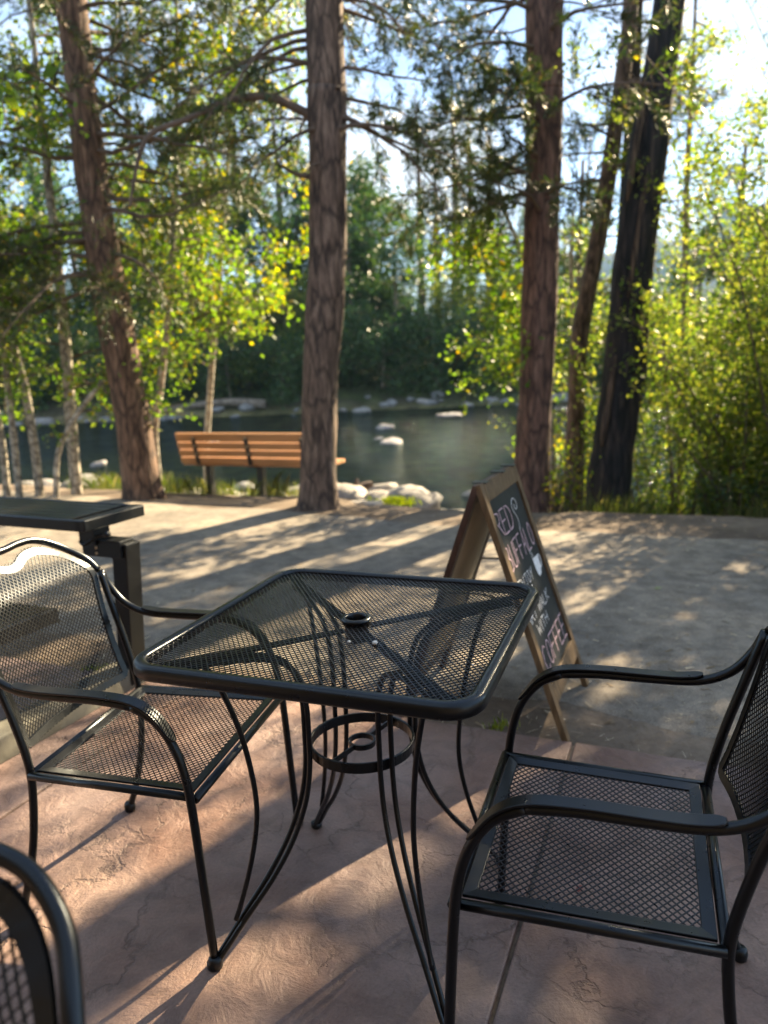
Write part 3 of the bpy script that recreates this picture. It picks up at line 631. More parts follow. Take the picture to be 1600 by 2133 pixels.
# local: x along bench from left end, y toward river (facing), back at y=0 leaning toward camera (-y) at top
tilt = R_(14)
def backpt(v): return -math.sin(tilt)*v, math.cos(tilt)*v
SH = .37; total = top_z; bh = (total-SH+.02)/math.cos(tilt); Mr = Matrix.Rotation(tilt, 3, 'X')
sl = [(.875, .17), (.61, .135), (.37, .135), (.13, .135)]
for q, hh in sl:
    dy, dz = backpt(bh*q); hgt = bh*.185 if hh < .15 else bh*.235
    bx('back_slat', (BL/2, dy+.16, SH-.02+dz), (BL, .04, hgt), 'cedar', bench, .004, Mr)
for k in range(4): bx('seat_slat', (BL/2, .22+k*.115, SH-.02), (BL, .10, .04), 'cedar', bench, .004)
for x in (.24, .92, 1.60):
    dy0, dz0 = backpt(.02); dy1, dz1 = backpt(bh*.92)
    mb = MB(); mb.strip([(x, dy0+.134, SH-.04+dz0), (x, dy1+.134, SH-.04+dz1)], (1, 0, 0), .05, .008); mb.strip([(x, .13, SH-.045), (x, .6, SH-.045)], (1, 0, 0), .05, .01)
    br = mb.build('bracket', 'bench_iron', bench)
    for q, hh in sl[:3]:
        dy, dz = backpt(bh*q); mb = MB(); c_ = Vector((x, dy+.128, SH-.03+dz)); nn = Vector((0, -math.cos(tilt), -math.sin(tilt))); mb.tube([c_, c_+nn*.006, c_+nn*.009], [.014, .013, .006], 8); mb.build('bolt', 'sign_back', br)
    bx('post', (x+.05, .26, SH/2-.1), (.07, .09, SH+.1), 'bench_iron', bench, .004)

# ------------------------------------------------------------------ trees
def trunk_mesh(pts, n=18, lump=.09, seed=0, flare=True):
    P = smooth_path([q[:3] for q in pts], 8); rr = np.interp(np.linspace(0, len(pts)-1, len(P)), range(len(pts)), [q[3] for q in pts])
    if flare:
        for i, q in enumerate(P):
            hh = max(0., q.z-P[0].z); rr[i] *= 1+.38*math.exp(-hh*5)
    def j(i, k, c, th):
        v = noise.noise(Vector((math.cos(th)*1.4+seed, math.sin(th)*1.4, c.z*1.1)))*.9+noise.noise(Vector((math.cos(th)*4+seed, math.sin(th)*4, c.z*3)))*.55
        fl = math.exp(-max(0, c.z-P[0].z)*5)*(.14*math.cos(th*4+seed)) if flare else 0
        return 1+lump*v+fl
    return MB().tube(P, list(rr), n, True, jit=j)
class Foliage:
    def __init__(s, seed): s.rng = np.random.default_rng(seed); s.tw = MB(); s.P = []; s.D = []
    def branch(s, p, d, L, r, sag=.25, nseg=6, twigs=10, tl=.45, per=26, start=.25, jit=.12, stem_n=5, subs=True, spread=.03):
        rng = s.rng; p = np.array(p, float); d = unit(np.array(d, float)); pts = [p]
        cur = d.copy()
        for i in range(nseg):
            cur = unit(cur+rng.normal(0, jit, 3)+np.array([0, 0, -sag/nseg])); pts.append(pts[-1]+cur*L/nseg)
        pts = np.array(pts); s.tw.tube(pts, list(np.linspace(r, max(.0025, r*.15), nseg+1)), stem_n, False)
        for k in range(twigs):
            f = start+(1-start)*(k+rng.random())/twigs; i = min(int(f*nseg), nseg-1); a = f*nseg-i; q = pts[i]*(1-a)+pts[i+1]*a; ax = unit(pts[i+1]-pts[i])
            td = unit(ax*rng.uniform(.3, .9)+unit(np.cross(ax, rng.normal(0, 1, 3)))*rng.uniform(.5, 1.)); l2 = tl*L*rng.uniform(.5, 1.1)*(1-.55*f)
            e = q+td*l2+np.array([0, 0, -.12*l2])
            if subs: s.tw.tube([q, (q+e)/2+rng.normal(0, .02*l2, 3), e], [max(.003, r*.22), max(.0025, r*.15), .002], 3, False)
            m = max(3, int(per*l2/.3)); t = rng.uniform(.1, 1.05, m)[:, None]
            s.P.append(q+(e-q)*t+rng.normal(0, spread, (m, 3))); s.D.append(np.repeat(td[None], m, 0))
    def finish(s, root, twig_mat, leaf_mat, length, wid, spread, nm='crown'):
        if s.tw.v: stuff(s.tw.build('branches', twig_mat, root, smooth=True))
        P = np.concatenate(s.P); D = np.concatenate(s.D); L = length*s.rng.uniform(.65, 1.25, len(P))
        o = np_mesh(nm, leaf_quads(P, D, L, s.rng, wid, spread), 4, leaf_mat, root); return o
def px_trunk(list_, Y, extra=None, dy=0.):
    """list of (u, v, width_px) from base up -> world points in plane near Y"""
    out = []
    for i, (u, v, wpx) in enumerate(list_):
        p = ony(u, v, Y+dy*i); out.append((p[0], p[1], p[2], wpx/2*math.hypot(p[1], 0)/FPX*1.0))
    if extra:
        (x1, y1, z1, r1), (x0, y0, z0, r0) = out[-1], out[-2]
        k = extra/(z1-z0); out.append((x1+(x1-x0)*k*.6, y1, z1+extra, max(.01, r1*.5)))
    return out
def rooted(pts):
    x, y, z, r = pts[0]; g = float(gz(x, y))-.06
    return [(x+(pts[1][0]-x)*-.0, y, g, r)]+[q for q in pts if q[2] > g+.25]
def make_tree(name, label, pts, barkm, seed, group=None, cat='tree', n=18, lump=.09, flare=True):
    pts = rooted(pts); x, y, z, _ = pts[0]
    root = thing(name, label, cat, (x, y, z), 0, group)
    loc = [(a-x, b-y, c-z, r) for a, b, c, r in pts]
    trunk_mesh(loc, n, lump, seed, flare).build('trunk', barkm, root, smooth=True)
    return root, loc
def at_h(loc, h):
    zs = [q[2] for q in loc]; return np.array([np.interp(h, zs, [q[k] for q in loc]) for k in (0, 1, 2)]), float(np.interp(h, zs, [q[3] for q in loc]))
def pine_crown(root, loc, seed, hs, lf, az=(0, 360), per=34, twigs=11, sag=.35, up=.1, tl=.42, dead=0, leaf='needle', nl=.085, wid=.075):
    fo = Foliage(seed); rg = fo.rng
    for hgt in hs:
        p, r = at_h(loc, hgt); a = R_(rg.uniform(*az)); L = lf(hgt)*rg.uniform(.7, 1.2)
        d = (math.cos(a), math.sin(a), up+rg.uniform(-.25, .2)); fo.branch(p+np.array(d)*r*.5, d, L, .012+.008*L, sag, 7, twigs, tl, per, .22, .13, 5, True, .018)
    for k in range(dead):
        hgt = rg.uniform(hs[0]*.5, hs[-1]); p, r = at_h(loc, hgt); a = R_(rg.uniform(0, 360)); d = np.array((math.cos(a), math.sin(a), rg.uniform(-.3, .2)))
        q = [p+d*r*.6]
        for i in range(6): d = unit(d+rg.normal(0, .22, 3)); q.append(q[-1]+d*rg.uniform(.1, .22))
        fo.tw.tube(q, list(np.linspace(.012, .003, 7)), 4, False)
    fo.finish(root, 'twig', leaf, nl, wid, .55); return fo
H = lambda a, b, n: list(np.linspace(a, b, n))
# left pine
T1, l1 = make_tree('pine_tree', 'leaning warm brown pine on the bank between the aspens and the bench', px_trunk([(300, 1022, 72), (280, 900, 70), (262, 800, 68), (228, 600, 65), (196, 400, 61), (171, 200, 58), (148, 0, 56)], 7.9, 7), 'bark_warm', 1, 'pines along the river bank', n=34, lump=.13)
pine_crown(T1, l1, 11, H(2.1, 5.4, 46)+H(9.5, 11.2, 10), lambda h: 1.75 if h < 7 else 1.9-(h-7)*.3, (0, 360), 46, 13, .3, .1, .42, 8)
# centre pine
T3, l3 = make_tree('pine_tree', 'straight brown pine standing in front of the right end of the bench', px_trunk([(660, 1040, 82), (664, 950, 74), (668, 800, 72), (679, 600, 76), (683, 400, 75), (680, 200, 72), (675, 0, 68)], 6.98, 7), 'bark_pine', 3, 'pines along the river bank', n=34, lump=.13)
pine_crown(T3, l3, 13, H(3.3, 5.2, 26)+H(9.2, 11, 9), lambda h: 1.2 if h < 5 else (1.5 if h < 7 else 1.6-(h-7)*.25), (0, 360), 44, 12, .9, 0, .4, 7)
fo = Foliage(77)   # crooked bare limb on the left of the centre pine
def limb(pp, r, Y0, Y1):
    n = len(pp); L = [ony(u, v, Y0+(Y1-Y0)*i/(n-1))-np.array(T3.location) for i, (u, v) in enumerate(pp)]
    fo.tw.tube(smooth_path(L, 5), list(np.linspace(r, r*.3, (n-1)*5+1)), 7, False); return L
a1 = limb([(655, 245), (610, 222), (560, 202), (500, 205), (450, 220), (390, 248), (320, 275), (295, 310), (280, 370), (270, 430)], .042, 6.98, 6.5)
a2 = limb([(450, 220), (425, 265), (430, 300), (455, 350), (480, 395)], .014, 6.75, 6.7); a3 = limb([(655, 135), (600, 125), (540, 122), (480, 150), (440, 210)], .024, 6.98, 6.7); a4 = limb([(655, 372), (610, 360), (578, 340)], .026, 6.98, 6.7)
for q in (a1[-1], a1[-3], a2[-1], a3[3]): fo.branch(q, (-.5, -.1, -.3), .5, .008, .4, 5, 7, .5, 26)
fo.finish(T3, 'twig', 'needle', .07, .055, .5, 'limb_needles')
# right pine
T4, l4 = make_tree('pine_tree', 'straight reddish pine rising behind the chalkboard sign', px_trunk([(1108, 1008, 74), (1112, 900, 68), (1118, 780, 66), (1125, 600, 69), (1130, 400, 70), (1133, 200, 70), (1131, 0, 72)], 7.75, 7), 'bark_red', 4, 'pines along the river bank', n=34, lump=.13)
pine_crown(T4, l4, 14, H(3.1, 4.1, 15)+H(4.2, 5.2, 7)+H(9.5, 11.3, 10), lambda h: 1.35 if h < 4.5 else (1.7 if h < 8 else 1.8-(h-8)*.3), (110, 290), 48, 14, .3, .1, .45, 9)
T5, l5 = make_tree('pine_tree', 'slender crooked pine between the reddish pine and the charred trunk', px_trunk([(1196, 955, 40), (1200, 850, 36), (1208, 700, 36), (1246, 500, 34), (1277, 300, 31), (1305, 100, 29), (1314, 0, 28)], 9.0, 5), 'bark_pine', 5, 'pines along the river bank', n=14)
pine_crown(T5, l5, 15, H(4.1, 5.4, 10)+H(8.2, 9.8, 6), lambda h: 1.0, (0, 360), 40, 10, .5, 0, .42, 10)
T6, l6 = make_tree('dead_tree', 'charred black dead trunk with a bare split, beside the green willow thicket', px_trunk([(1268, 1000, 92), (1278, 930, 82), (1298, 790, 84), (1315, 600, 80), (1338, 400, 74), (1365, 200, 66), (1393, 0, 58)], 8.0, 4), 'bark_char', 6, n=26, lump=.13)
MAT['split_wood'] = bark('bare_split_wood', (.02, .014, .011), (.11, .072, .047), (.26, .18, .115), 12, .7)
for (uu, v0, v1, wd) in ((1283, 740, 930, 11), (1300, 770, 880, 9), (1346, 170, 420, 11), (1354, 330, 620, 9)):
    L = [ony(uu+(v0-v)*.16, v, 7.82) for v in np.linspace(v1, v0, 7)]; org6 = np.array(T6.location)
    mb = MB(); mb.tube([q-org6 for q in L], [wd/2*7.8/FPX*k*1.3 for k in (.4, .9, 1, .8, 1, .7, .3)], 7); mb.build('bare_wood', 'split_wood', T6, smooth=True)
pine_crown(T6, l6, 16, [6.5, 7, 7.5], lambda h: .8, (0, 360), 0, 5, .2, .1, .4, 16)
T7, l7 = make_tree('pine_tree', 'thin dark pine stem directly behind the charred trunk', px_trunk([(1285, 960, 30), (1297, 600, 28), (1306, 400, 27), (1318, 200, 26), (1326, 0, 25)], 9.6, 5), 'bark_char', 7, 'pines along the river bank', n=12)
pine_crown(T7, l7, 17, H(4.6, 5.6, 6)+H(8.6, 10, 6), lambda h: 1.1, (0, 360), 40, 10, .5, 0, .42, 8)

# out of frame: pines further right along the bank; they shade the patio and path
def big_pine(x, y, hgt, r, seed, label, h0, crown_len, nb, az=(0, 360)):
    g = float(gz(x, y)); pts = [(x, y, g, r), (x+.03, y, g+hgt*.3, r*.9), (x-.05, y, g+hgt*.65, r*.65), (x, y, g+hgt, .03)]
    T, l = make_tree('pine_tree', label, pts, 'bark_pine', seed, 'pines along the river bank', n=16)
    pine_crown(T, l, seed+50, H(h0, hgt-.4, nb), lambda h: crown_len*(1-.65*max(0, (h-h0)/(hgt-h0))), az, 48, 13, .35, .05, .42, 3)
    return T
big_pine(4.99, 8.2, 13, .20, 31, 'tall pine beyond the willow thicket, downstream of the charred trunk', 3.8, 1.9, 110, (-95, 15))
big_pine(7.6, 8.6, 14, .22, 32, 'tall pine standing in the willow thicket farthest from the bench', 3.2, 2.0, 80)
big_pine(6.6, 5.3, 12, .18, 33, 'pine on the path side of the willow thicket', 3.6, 1.5, 50)

big_pine(6.5, 14.0, 6.2, .09, 34, 'thin wispy pine in the river gap beyond the willow thicket', 2.6, 1.5, 30)
big_pine(4.0, 15.2, 6.3, .08, 35, 'wispy young pine seen past the charred trunk', 3.0, 1.1, 22)

# ------------------------------------------------------------------ broadleaf growth
def aspen(name, label, trunk_px, Y, seed, r_h, leaf='leaf_aspen', n_br=14, L=1.0, az=(0, 360), extra=2.5, barkm='bark_aspen', ll=.062, per=20, group='young aspens on the bank', twigs=9, up=.35):
    root, loc = make_tree(name, label, px_trunk(trunk_px, Y, extra), barkm, seed, group, n=10, lump=.05, flare=False)
    fo = Foliage(seed)
    for hgt in np.linspace(r_h[0], r_h[1], n_br):
        p, r = at_h(loc, hgt); a = R_(fo.rng.uniform(*az)); fo.branch(p, (math.cos(a), math.sin(a), up+fo.rng.uniform(-.2, .2)), L*fo.rng.uniform(.6, 1.2), .012, .5, 6, twigs, .5, per, .2, .16, 4, True, .07)
    fo.finish(root, 'twig', leaf, ll, .36, 1.2); return root
A_ = 'young aspens on the bank'
aspen('aspen_tree', 'pale aspen stem left of the leaning pine, crossed by a slanting sapling', [(158, 1012, 24), (148, 880, 24), (138, 740, 23), (125, 600, 20), (112, 480, 18), (95, 330, 15), (82, 200, 12)], 8.3, 101, (1.2, 6.0), n_br=30, L=1.25)
aspen('aspen_tree', 'pale aspen stem curving up beside the pale aspen nearest the leaning pine', [(80, 1010, 19), (70, 920, 18), (50, 800, 17), (28, 720, 15), (5, 620, 13), (-25, 500, 12)], 8.2, 102, (1.3, 4.5), n_br=20, L=1.1)
aspen('aspen_tree', 'thin aspen stem between two other aspens at the far side of the plank table', [(37, 1012, 15), (30, 930, 14), (18, 820, 13), (8, 740, 12), (-4, 600, 10)], 8.1, 103, (1.3, 4.0), n_br=16, L=1.0)
aspen('aspen_tree', 'aspen stem farthest from the bench, at the edge of the grove', [(10, 1000, 16), (5, 930, 15), (-8, 860, 14), (-30, 760, 13), (-60, 600, 12)], 8.3, 104, (1.3, 5.0), n_br=18, L=1.2)
aspen('aspen_sapling', 'bare sapling slanting across the pale aspen toward the leaning pine', [(112, 1008, 13), (120, 950, 12), (150, 880, 11), (185, 830, 10), (222, 785, 8)], 8.0, 105, (.7, 1.5), n_br=4, L=.25, extra=None, per=12)
aspen('aspen_tree', 'thin pale stem rising between the leaning pine and the bench, leaves over the bench', [(322, 905, 16), (335, 800, 15), (349, 680, 14), (357, 560, 13), (362, 420, 11), (368, 300, 9)], 8.9, 106, (1.6, 5.2), n_br=25, L=1.4, az=(-70, 120), ll=.066, leaf='leaf_aspen')
aspen('aspen_tree', 'leafy aspen at the water behind the bench, yellow at its tips', [(430, 960, 14), (440, 780, 13), (455, 600, 12), (470, 400, 10), (480, 250, 8)], 10.2, 107, (2.0, 6.0), n_br=18, L=1.5, ll=.07, leaf='leaf_yellow', extra=1.5)
aspen('aspen_tree', 'yellowing sapling leaning over the water, just left of the reddish pine', [(1150, 960, 14), (1140, 800, 12), (1120, 640, 11), (1085, 520, 9), (1050, 430, 7)], 8.6, 108, (1.9, 3.7), n_br=14, L=1.0, az=(100, 250), ll=.07, leaf='leaf_aspen', extra=1.0, up=.1)
aspen('aspen_tree', 'aspen sapling with scattered gold leaves behind the charred trunk', [(1420, 960, 16), (1425, 700, 14), (1430, 400, 12), (1440, 200, 9)], 9.4, 109, (4.1, 6.2), n_br=16, L=1.0, leaf='leaf_yellow', extra=2, per=9)
aspen('aspen_tree', 'green aspen between the reddish pine and the slender crooked pine', [(1205, 950, 12), (1195, 700, 11), (1190, 540, 8), (1195, 440, 4)], 9.8, 110, (1.4, 3.2), n_br=18, L=.9, leaf='leaf_willow', extra=None)
# overhanging leafy branch near the patio, top left
root = thing('aspen_tree', 'aspen whose bright leafy bough hangs over the path near the plank table', 'tree', (-3.35, 3.6, float(gz(-3.35, 3.6))-.05), 0, A_)
loc = [(0, 0, 0, .07), (.05, .02, 1.5, .06), (.0, 0, 3.2, .045), (.1, .05, 5.0, .02)]
trunk_mesh(loc, 12, .05, 9, False).build('trunk', 'bark_aspen', root, smooth=True); fo = Foliage(120)
for hgt, a, L in ((3.1, 5, 1.75), (3.2, -4, 1.75), (3.3, 14, 1.7), (2.6, 60, 1.2), (2.9, 120, 1.2), (3.25, 200, 1.2), (3.5, 300, 1.2), (4, 40, 1.), (4.4, 170, .9)):
    p, r = at_h(loc, hgt); fo.branch(p, (math.cos(R_(a)), math.sin(R_(a)), .14), L, .012, .5, 7, 9, .3, 13, .6 if hgt in (3.1, 3.2, 3.3) else .2, .08, 4, True, .05)
fo.finish(root, 'twig', 'leaf_aspen', .085, .3, .9)

def thicket(name, label, x, y, hgt, wid, seed, stems=12, leaf='leaf_willow', ll=.055, per=26, group='willows in the thicket'):
    root = thing(name, label, 'shrub', (x, y, float(gz(x, y))-.05), 0, group); fo = Foliage(seed); rg = fo.rng
    for k in range(stems):
        a = rg.uniform(0, 6.28); q = rg.uniform(.05, .3)*wid; L = hgt*rg.uniform(.6, 1.1); sp = rg.uniform(.08, .45)
        fo.branch((q*math.cos(a), q*math.sin(a), 0), (math.cos(a)*sp*wid, math.sin(a)*sp*wid, 1), L, .016, .15, 7, 15, .3, per, .10, .09, 4, True, .06)
    fo.finish(root, 'twig', leaf, ll, .27, 1.2, 'foliage'); return root
thicket('willow_shrub', 'yellow-green willow right beside the charred trunk', 3.3, 8.55, 2.9, 1.0, 201, 16)
thicket('willow_shrub', 'tall bright willow in the middle of the thicket, behind the dirt shoulder', 4.25, 8.0, 4.4, 1.1, 202, 21, per=30)
thicket('willow_shrub', 'dense willow at the path edge of the thicket, nearest the asphalt', 4.75, 6.85, 5.0, 1.0, 203, 34, per=42)
thicket('willow_shrub', 'leafy willow between the charred trunk and the tall bright willow', 3.78, 7.45, 3.0, .9, 211, 13, per=24)
thicket('willow_shrub', 'willow behind the tall bright one, overhanging the river', 5.2, 9.2, 4.8, 1.2, 204, 15, per=22)
thicket('willow_shrub', 'broad willow past the thicket middle, downstream', 6.0, 6.2, 4.4, 1.2, 205, 22, per=32)
thicket('willow_shrub', 'low willow growing out over the water behind the slender crooked pine', 2.6, 10.3, 1.9, 1.0, 206, 11, 'leaf_yellow', .06, 18)
thicket('willow_shrub', 'small sprouting shrub between the reddish pine and the charred trunk', 1.78, 7.55, .85, .45, 207, 9, 'leaf_yellow', .05, 7)
thicket('willow_shrub', 'dim low shrub at the foot of the tall bright willow', 3.55, 7.35, .9, .9, 208, 16, 'leaf_dark', .05, 16)
thicket('willow_shrub', 'leafy bush at the edge of the aspen grove', -5.2, 8.6, 2.4, 1.1, 209, 12, 'leaf_aspen', .06, 16)

# grass and weeds on the bank
def grass(name, label, n, fn, seed, hl=(.08, .28), mat='grass', wid=.006):
    rg = np.random.default_rng(seed); P = np.array([fn(rg) for _ in range(n)]); L = rg.uniform(*hl, n)[:, None]
    b = unit(rg.normal(0, 1, (n, 3))*[1, 1, 0]); lean = unit(rg.normal(0, 1, (n, 3))*[1, 1, 0])*rg.uniform(.1, .8, n)[:, None]*L
    t1 = P+lean*.35+np.array([0, 0, 1])*L*.6; t2 = P+lean+np.array([0, 0, 1])*L*.95
    V = np.stack([P-b*wid/2, P+b*wid/2, t1+b*wid/2*.7, t2, t1-b*wid/2*.7], 1).reshape(-1, 3)
    o = np_mesh(name, V, 5, mat); return stuff(tag(o, label, 'grass'))
def band(s0, s1, t0, t1, dens=None):
    def f(rg):
        while True:
            s, t = rg.uniform(s0, s1), rg.uniform(t0, t1); x, y = xy(s, t)
            if noise.noise(Vector((x*1.6, y*1.6, 4)))+.25 > rg.uniform(-.1, .5): return (x, y, float(gz(x, y))-.01)
    return f
grass('bank_grass', 'tangled grass and weeds at the foot of the willow thicket', 9000, band(-.2, 6.5, 4.75, 6.3), 301, (.06, .34))
grass('bank_grass', 'dry grass under the aspen grove', 2600, band(-6.5, -3.1, 4.3, 5.6), 302, (.08, .3))
grass('mossy_tuft', 'bright green tuft among the pale boulders beside the centre pine', 420, lambda rg: (lambda q: (q[0]+rg.normal(0, .10), q[1]+rg.normal(0, .07), q[2]))(onz(825, 1050, -.20)), 303, (.03, .10), 'moss', .012)
grass('path_weed', 'tiny green weeds at the patio edge', 90, lambda rg: (lambda q: (q[0]+rg.normal(0, .03), q[1]+rg.normal(0, .02), -.015))([onz(195, 1392, 0), onz(1040, 1508, 0)][rg.integers(0, 2)]), 304, (.015, .045), 'moss', .005)
# litter on path and dirt
rg = np.random.default_rng(310); n = 5200; V = []
s_, t_ = rg.uniform(-2.2, 4.5, n), np.abs(rg.normal(0, 1.1, n))+.03; t_ = np.where(rg.random(n) < .25, 3.3+rg.normal(0, .5, n), t_)
x_, y_ = xy(s_, t_); P = np.stack([x_, y_, gz(x_, y_)+.0085], 1); a_ = rg.uniform(0, 6.28, n); D = np.stack([np.cos(a_), np.sin(a_), rg.normal(0, .05, n)], 1); B = np.stack([-np.sin(a_), np.cos(a_), np.zeros(n)], 1)
L = rg.uniform(.006, .045, n)[:, None]; wd = np.where(rg.random(n) < .12, .007, .0016)[:, None]; 
Vq = np.stack([P-B*wd, P+B*wd, P+D*L+B*wd*.5, P+D*L-B*wd*.5], 1).reshape(-1, 3)
MAT['litter'] = leafmat('dry_litter', [(0, (.06, .04, .025)), (.5, (.22, .16, .09)), (1, (.55, .47, .34))], .05)
stuff(tag(np_mesh('fallen_needles', Vq, 4, 'litter'), 'scattered dry needles and leaf scraps on the path', 'litter'))
def flat_leaf(label, loc, L, mat, rz, tilt_=.15):
    mb = MB(); o = [(0, 0), (.3, .22), (.6, .25), (1, 0), (.6, -.25), (.3, -.22)]; mb.add([(x*L, y*L, .004+.10*L*abs(y)*2) for x, y in o], [(0, 1, 2, 3), (0, 3, 4, 5)])
    ob = mb.build('fallen_leaf', mat); ob.location = loc; ob.rotation_euler = (0, tilt_*0, rz); return tag(ob, label, 'leaf')
MAT['leaf_red'] = simple('dry_red_leaf', (.16, .035, .03), .7, .3, 40); MAT['leaf_green_dry'] = simple('pale_green_leaf', (.22, .26, .08), .7, .3, 40)
flat_leaf('small dark red leaf lying under the mesh seat on the stamped concrete', tuple(onz(1203, 1862, 0)+np.array([0, 0, .001])), .03, 'leaf_red', 1.)
flat_leaf('pale green leaf lying on the asphalt right of the sign', tuple(onz(1363, 1228, -.02)), .05, 'leaf_green_dry', .4)
def pebble(name, label, loc, r, mat):
    me = ICO; ob = link(name, me.copy(), None, ()); ob.data.materials.clear(); ob.data.materials.append(MAT[mat]); ob.location = loc; ob.scale = (r, r, r*.85); return tag(ob, label, 'crumb')

# ------------------------------------------------------------------ rocks
import bmesh
MAT['rock'] = simple('river_boulder', (.22, .215, .205), .85, .45, 2.2, 0, .5, .02, .3)
MAT['rock_pale'] = simple('pale_boulder', (.29, .27, .245), .85, .3, 2.0, 0, .5, .02, .3)
MAT['crumb'] = simple('white_crumb', (.7, .68, .62), .8, .1, 20)
def rock_mesh(seed, sub=3):
    bm = bmesh.new(); bmesh.ops.create_icosphere(bm, subdivisions=sub, radius=1)
    for v in bm.verts:
        n = v.co.normalized(); q = 1+.30*noise.noise(n*1.1+Vector((seed*7.1, 0, 0)))+.16*noise.noise(n*2.6+Vector((0, seed*3.3, 0)))
        k = 1-.22*max(0, noise.noise(n*1.7+Vector((seed, seed, 0)))); v.co = n*q*k
    me = bpy.data.meshes.new('boulder'); bm.to_mesh(me); bm.free(); me.shade_smooth(); return me
RM = [rock_mesh(k+1) for k in range(6)]
for k, me in enumerate(RM): me.materials.append(MAT['rock_pale' if k % 3 == 0 else 'rock'])
ICO = rock_mesh(20, 2)
rr_ = random.Random(8)
def rock(x, y, z, r, label, group, flat=.62, k=None, name='boulder'):
    o = bpy.data.objects.new(name, RM[rr_.randrange(6) if k is None else k]); COL.objects.link(o); o.location = (x, y, z)
    o.scale = (r*rr_.uniform(.9, 1.3), r*rr_.uniform(.8, 1.1), r*flat*rr_.uniform(.8, 1.2)); o.rotation_euler = (rr_.uniform(-.2, .2), rr_.uniform(-.2, .2), rr_.uniform(0, 6.28))
    tag(o, label, 'rock', group)
def rock_px(u, v, z, wpx, label, group=None, flat=.62, k=None):
    p = onz(u, v, z); rock(p[0], p[1], z, wpx/2*p[1]/FPX, label, group, flat, k)
rock_px(817, 922, WATER+.02, 46, 'pale flat-topped boulder standing in mid river', None, .42, 3); rock_px(935, 866, WATER+.02, 42, 'small dark boulder far out in the river near the opposite bank', None, .3, 2)
rock_px(845, 1040, -.34, 110, 'largest pale boulder at the water edge beside the bright green tuft', None, .55, 0); rock_px(795, 1025, -.36, 60, 'rounded pale boulder behind the largest one beside the green tuft', None, .7, 3)
rock_px(755, 1052, -.14, 90, 'flat pale stone at the root of the centre pine', None, .25, 0)
rock_px(205, 970, WATER, 30, 'pale rock at the water between aspen and leaning pine', None, .6, 3)
G1 = 'boulders lining the near bank'; G2 = 'stones along the far waterline'
for k in range(80):
    s = rr_.uniform(-7.5, -1.7); t = rr_.gauss(5.75, .42); x, y = xy(s, t); r = abs(rr_.gauss(.15, .07))+.05
    rock(x, y, float(gz(x, y))+.04*r, r, 'grey boulder among the heaped rocks of the near bank', G1)
for k in range(22):
    s = rr_.uniform(-8, -1); t = rr_.uniform(6.6, 9.5); x, y = xy(s, t); rock(x, y, WATER-.03, abs(rr_.gauss(.16, .06))+.05, 'wet rock breaking the river surface near the near bank', 'wet rocks in the shallows', .5)
for k in range(70):
    x = rr_.uniform(-17, 17); y = 32.9+.07*x+rr_.gauss(0, .5); rock(x, y, float(gz(x, y))+.06, abs(rr_.gauss(.14, .09))+.07, 'pale stone at the far waterline below the dark trees', G2)
for k in range(3):
    x = rr_.uniform(-6, 9); y = rr_.uniform(18, 31); rock(x, y, WATER-.02, abs(rr_.gauss(.18, .06))+.06, 'low stone in the middle of the river', 'low stones in mid river', .4)
# driftwood
q0 = onz(722, 1035, -.25); dw = thing('driftwood', 'broken brown log end lying among boulders beside the centre pine', 'log', tuple(q0))
mb = trunk_mesh([(0, 0, 0, .05), (.12, .05, .05, .055), (.22, .1, .1, .05), (.3, .12, .12, .035)], 10, .25, 4, False); mb.build('log', 'bark_pine', dw, smooth=True)
mb = trunk_mesh([(.14, .06, .06, .035), (.12, .07, .14, .03), (.13, .08, .2, .012)], 8, .25, 6, False); mb.build('stub', 'bark_pine', dw, smooth=True)
x, y = ony(440, 858, 33)[:2]; dl = thing('driftwood', 'long pale log stranded along the far waterline', 'log', (x, y, float(gz(x, y))+.1)); trunk_mesh([(-2.2, 0, -.05, .05), (-.8, .1, .1, .12), (.8, 0, .2, .16), (2.4, -.1, .05, .2)], 10, .15, 4, False).build('log', 'bark_grey', dl, smooth=True)
# crumbs on the table
for u, v, r in ((781, 1337, .0055), (727, 1335, .0035), (985, 1385, .002)):
    p_ = onz(u, v, TZ); pebble('crumb', {781: 'white crumb on the mesh table near the umbrella hole', 727: 'tiny pale crumb beside the larger white one on the mesh table', 985: 'white speck on the table rim'}[u], (p_[0], p_[1], TZ-.002 if u != 985 else TZ), r, 'crumb')

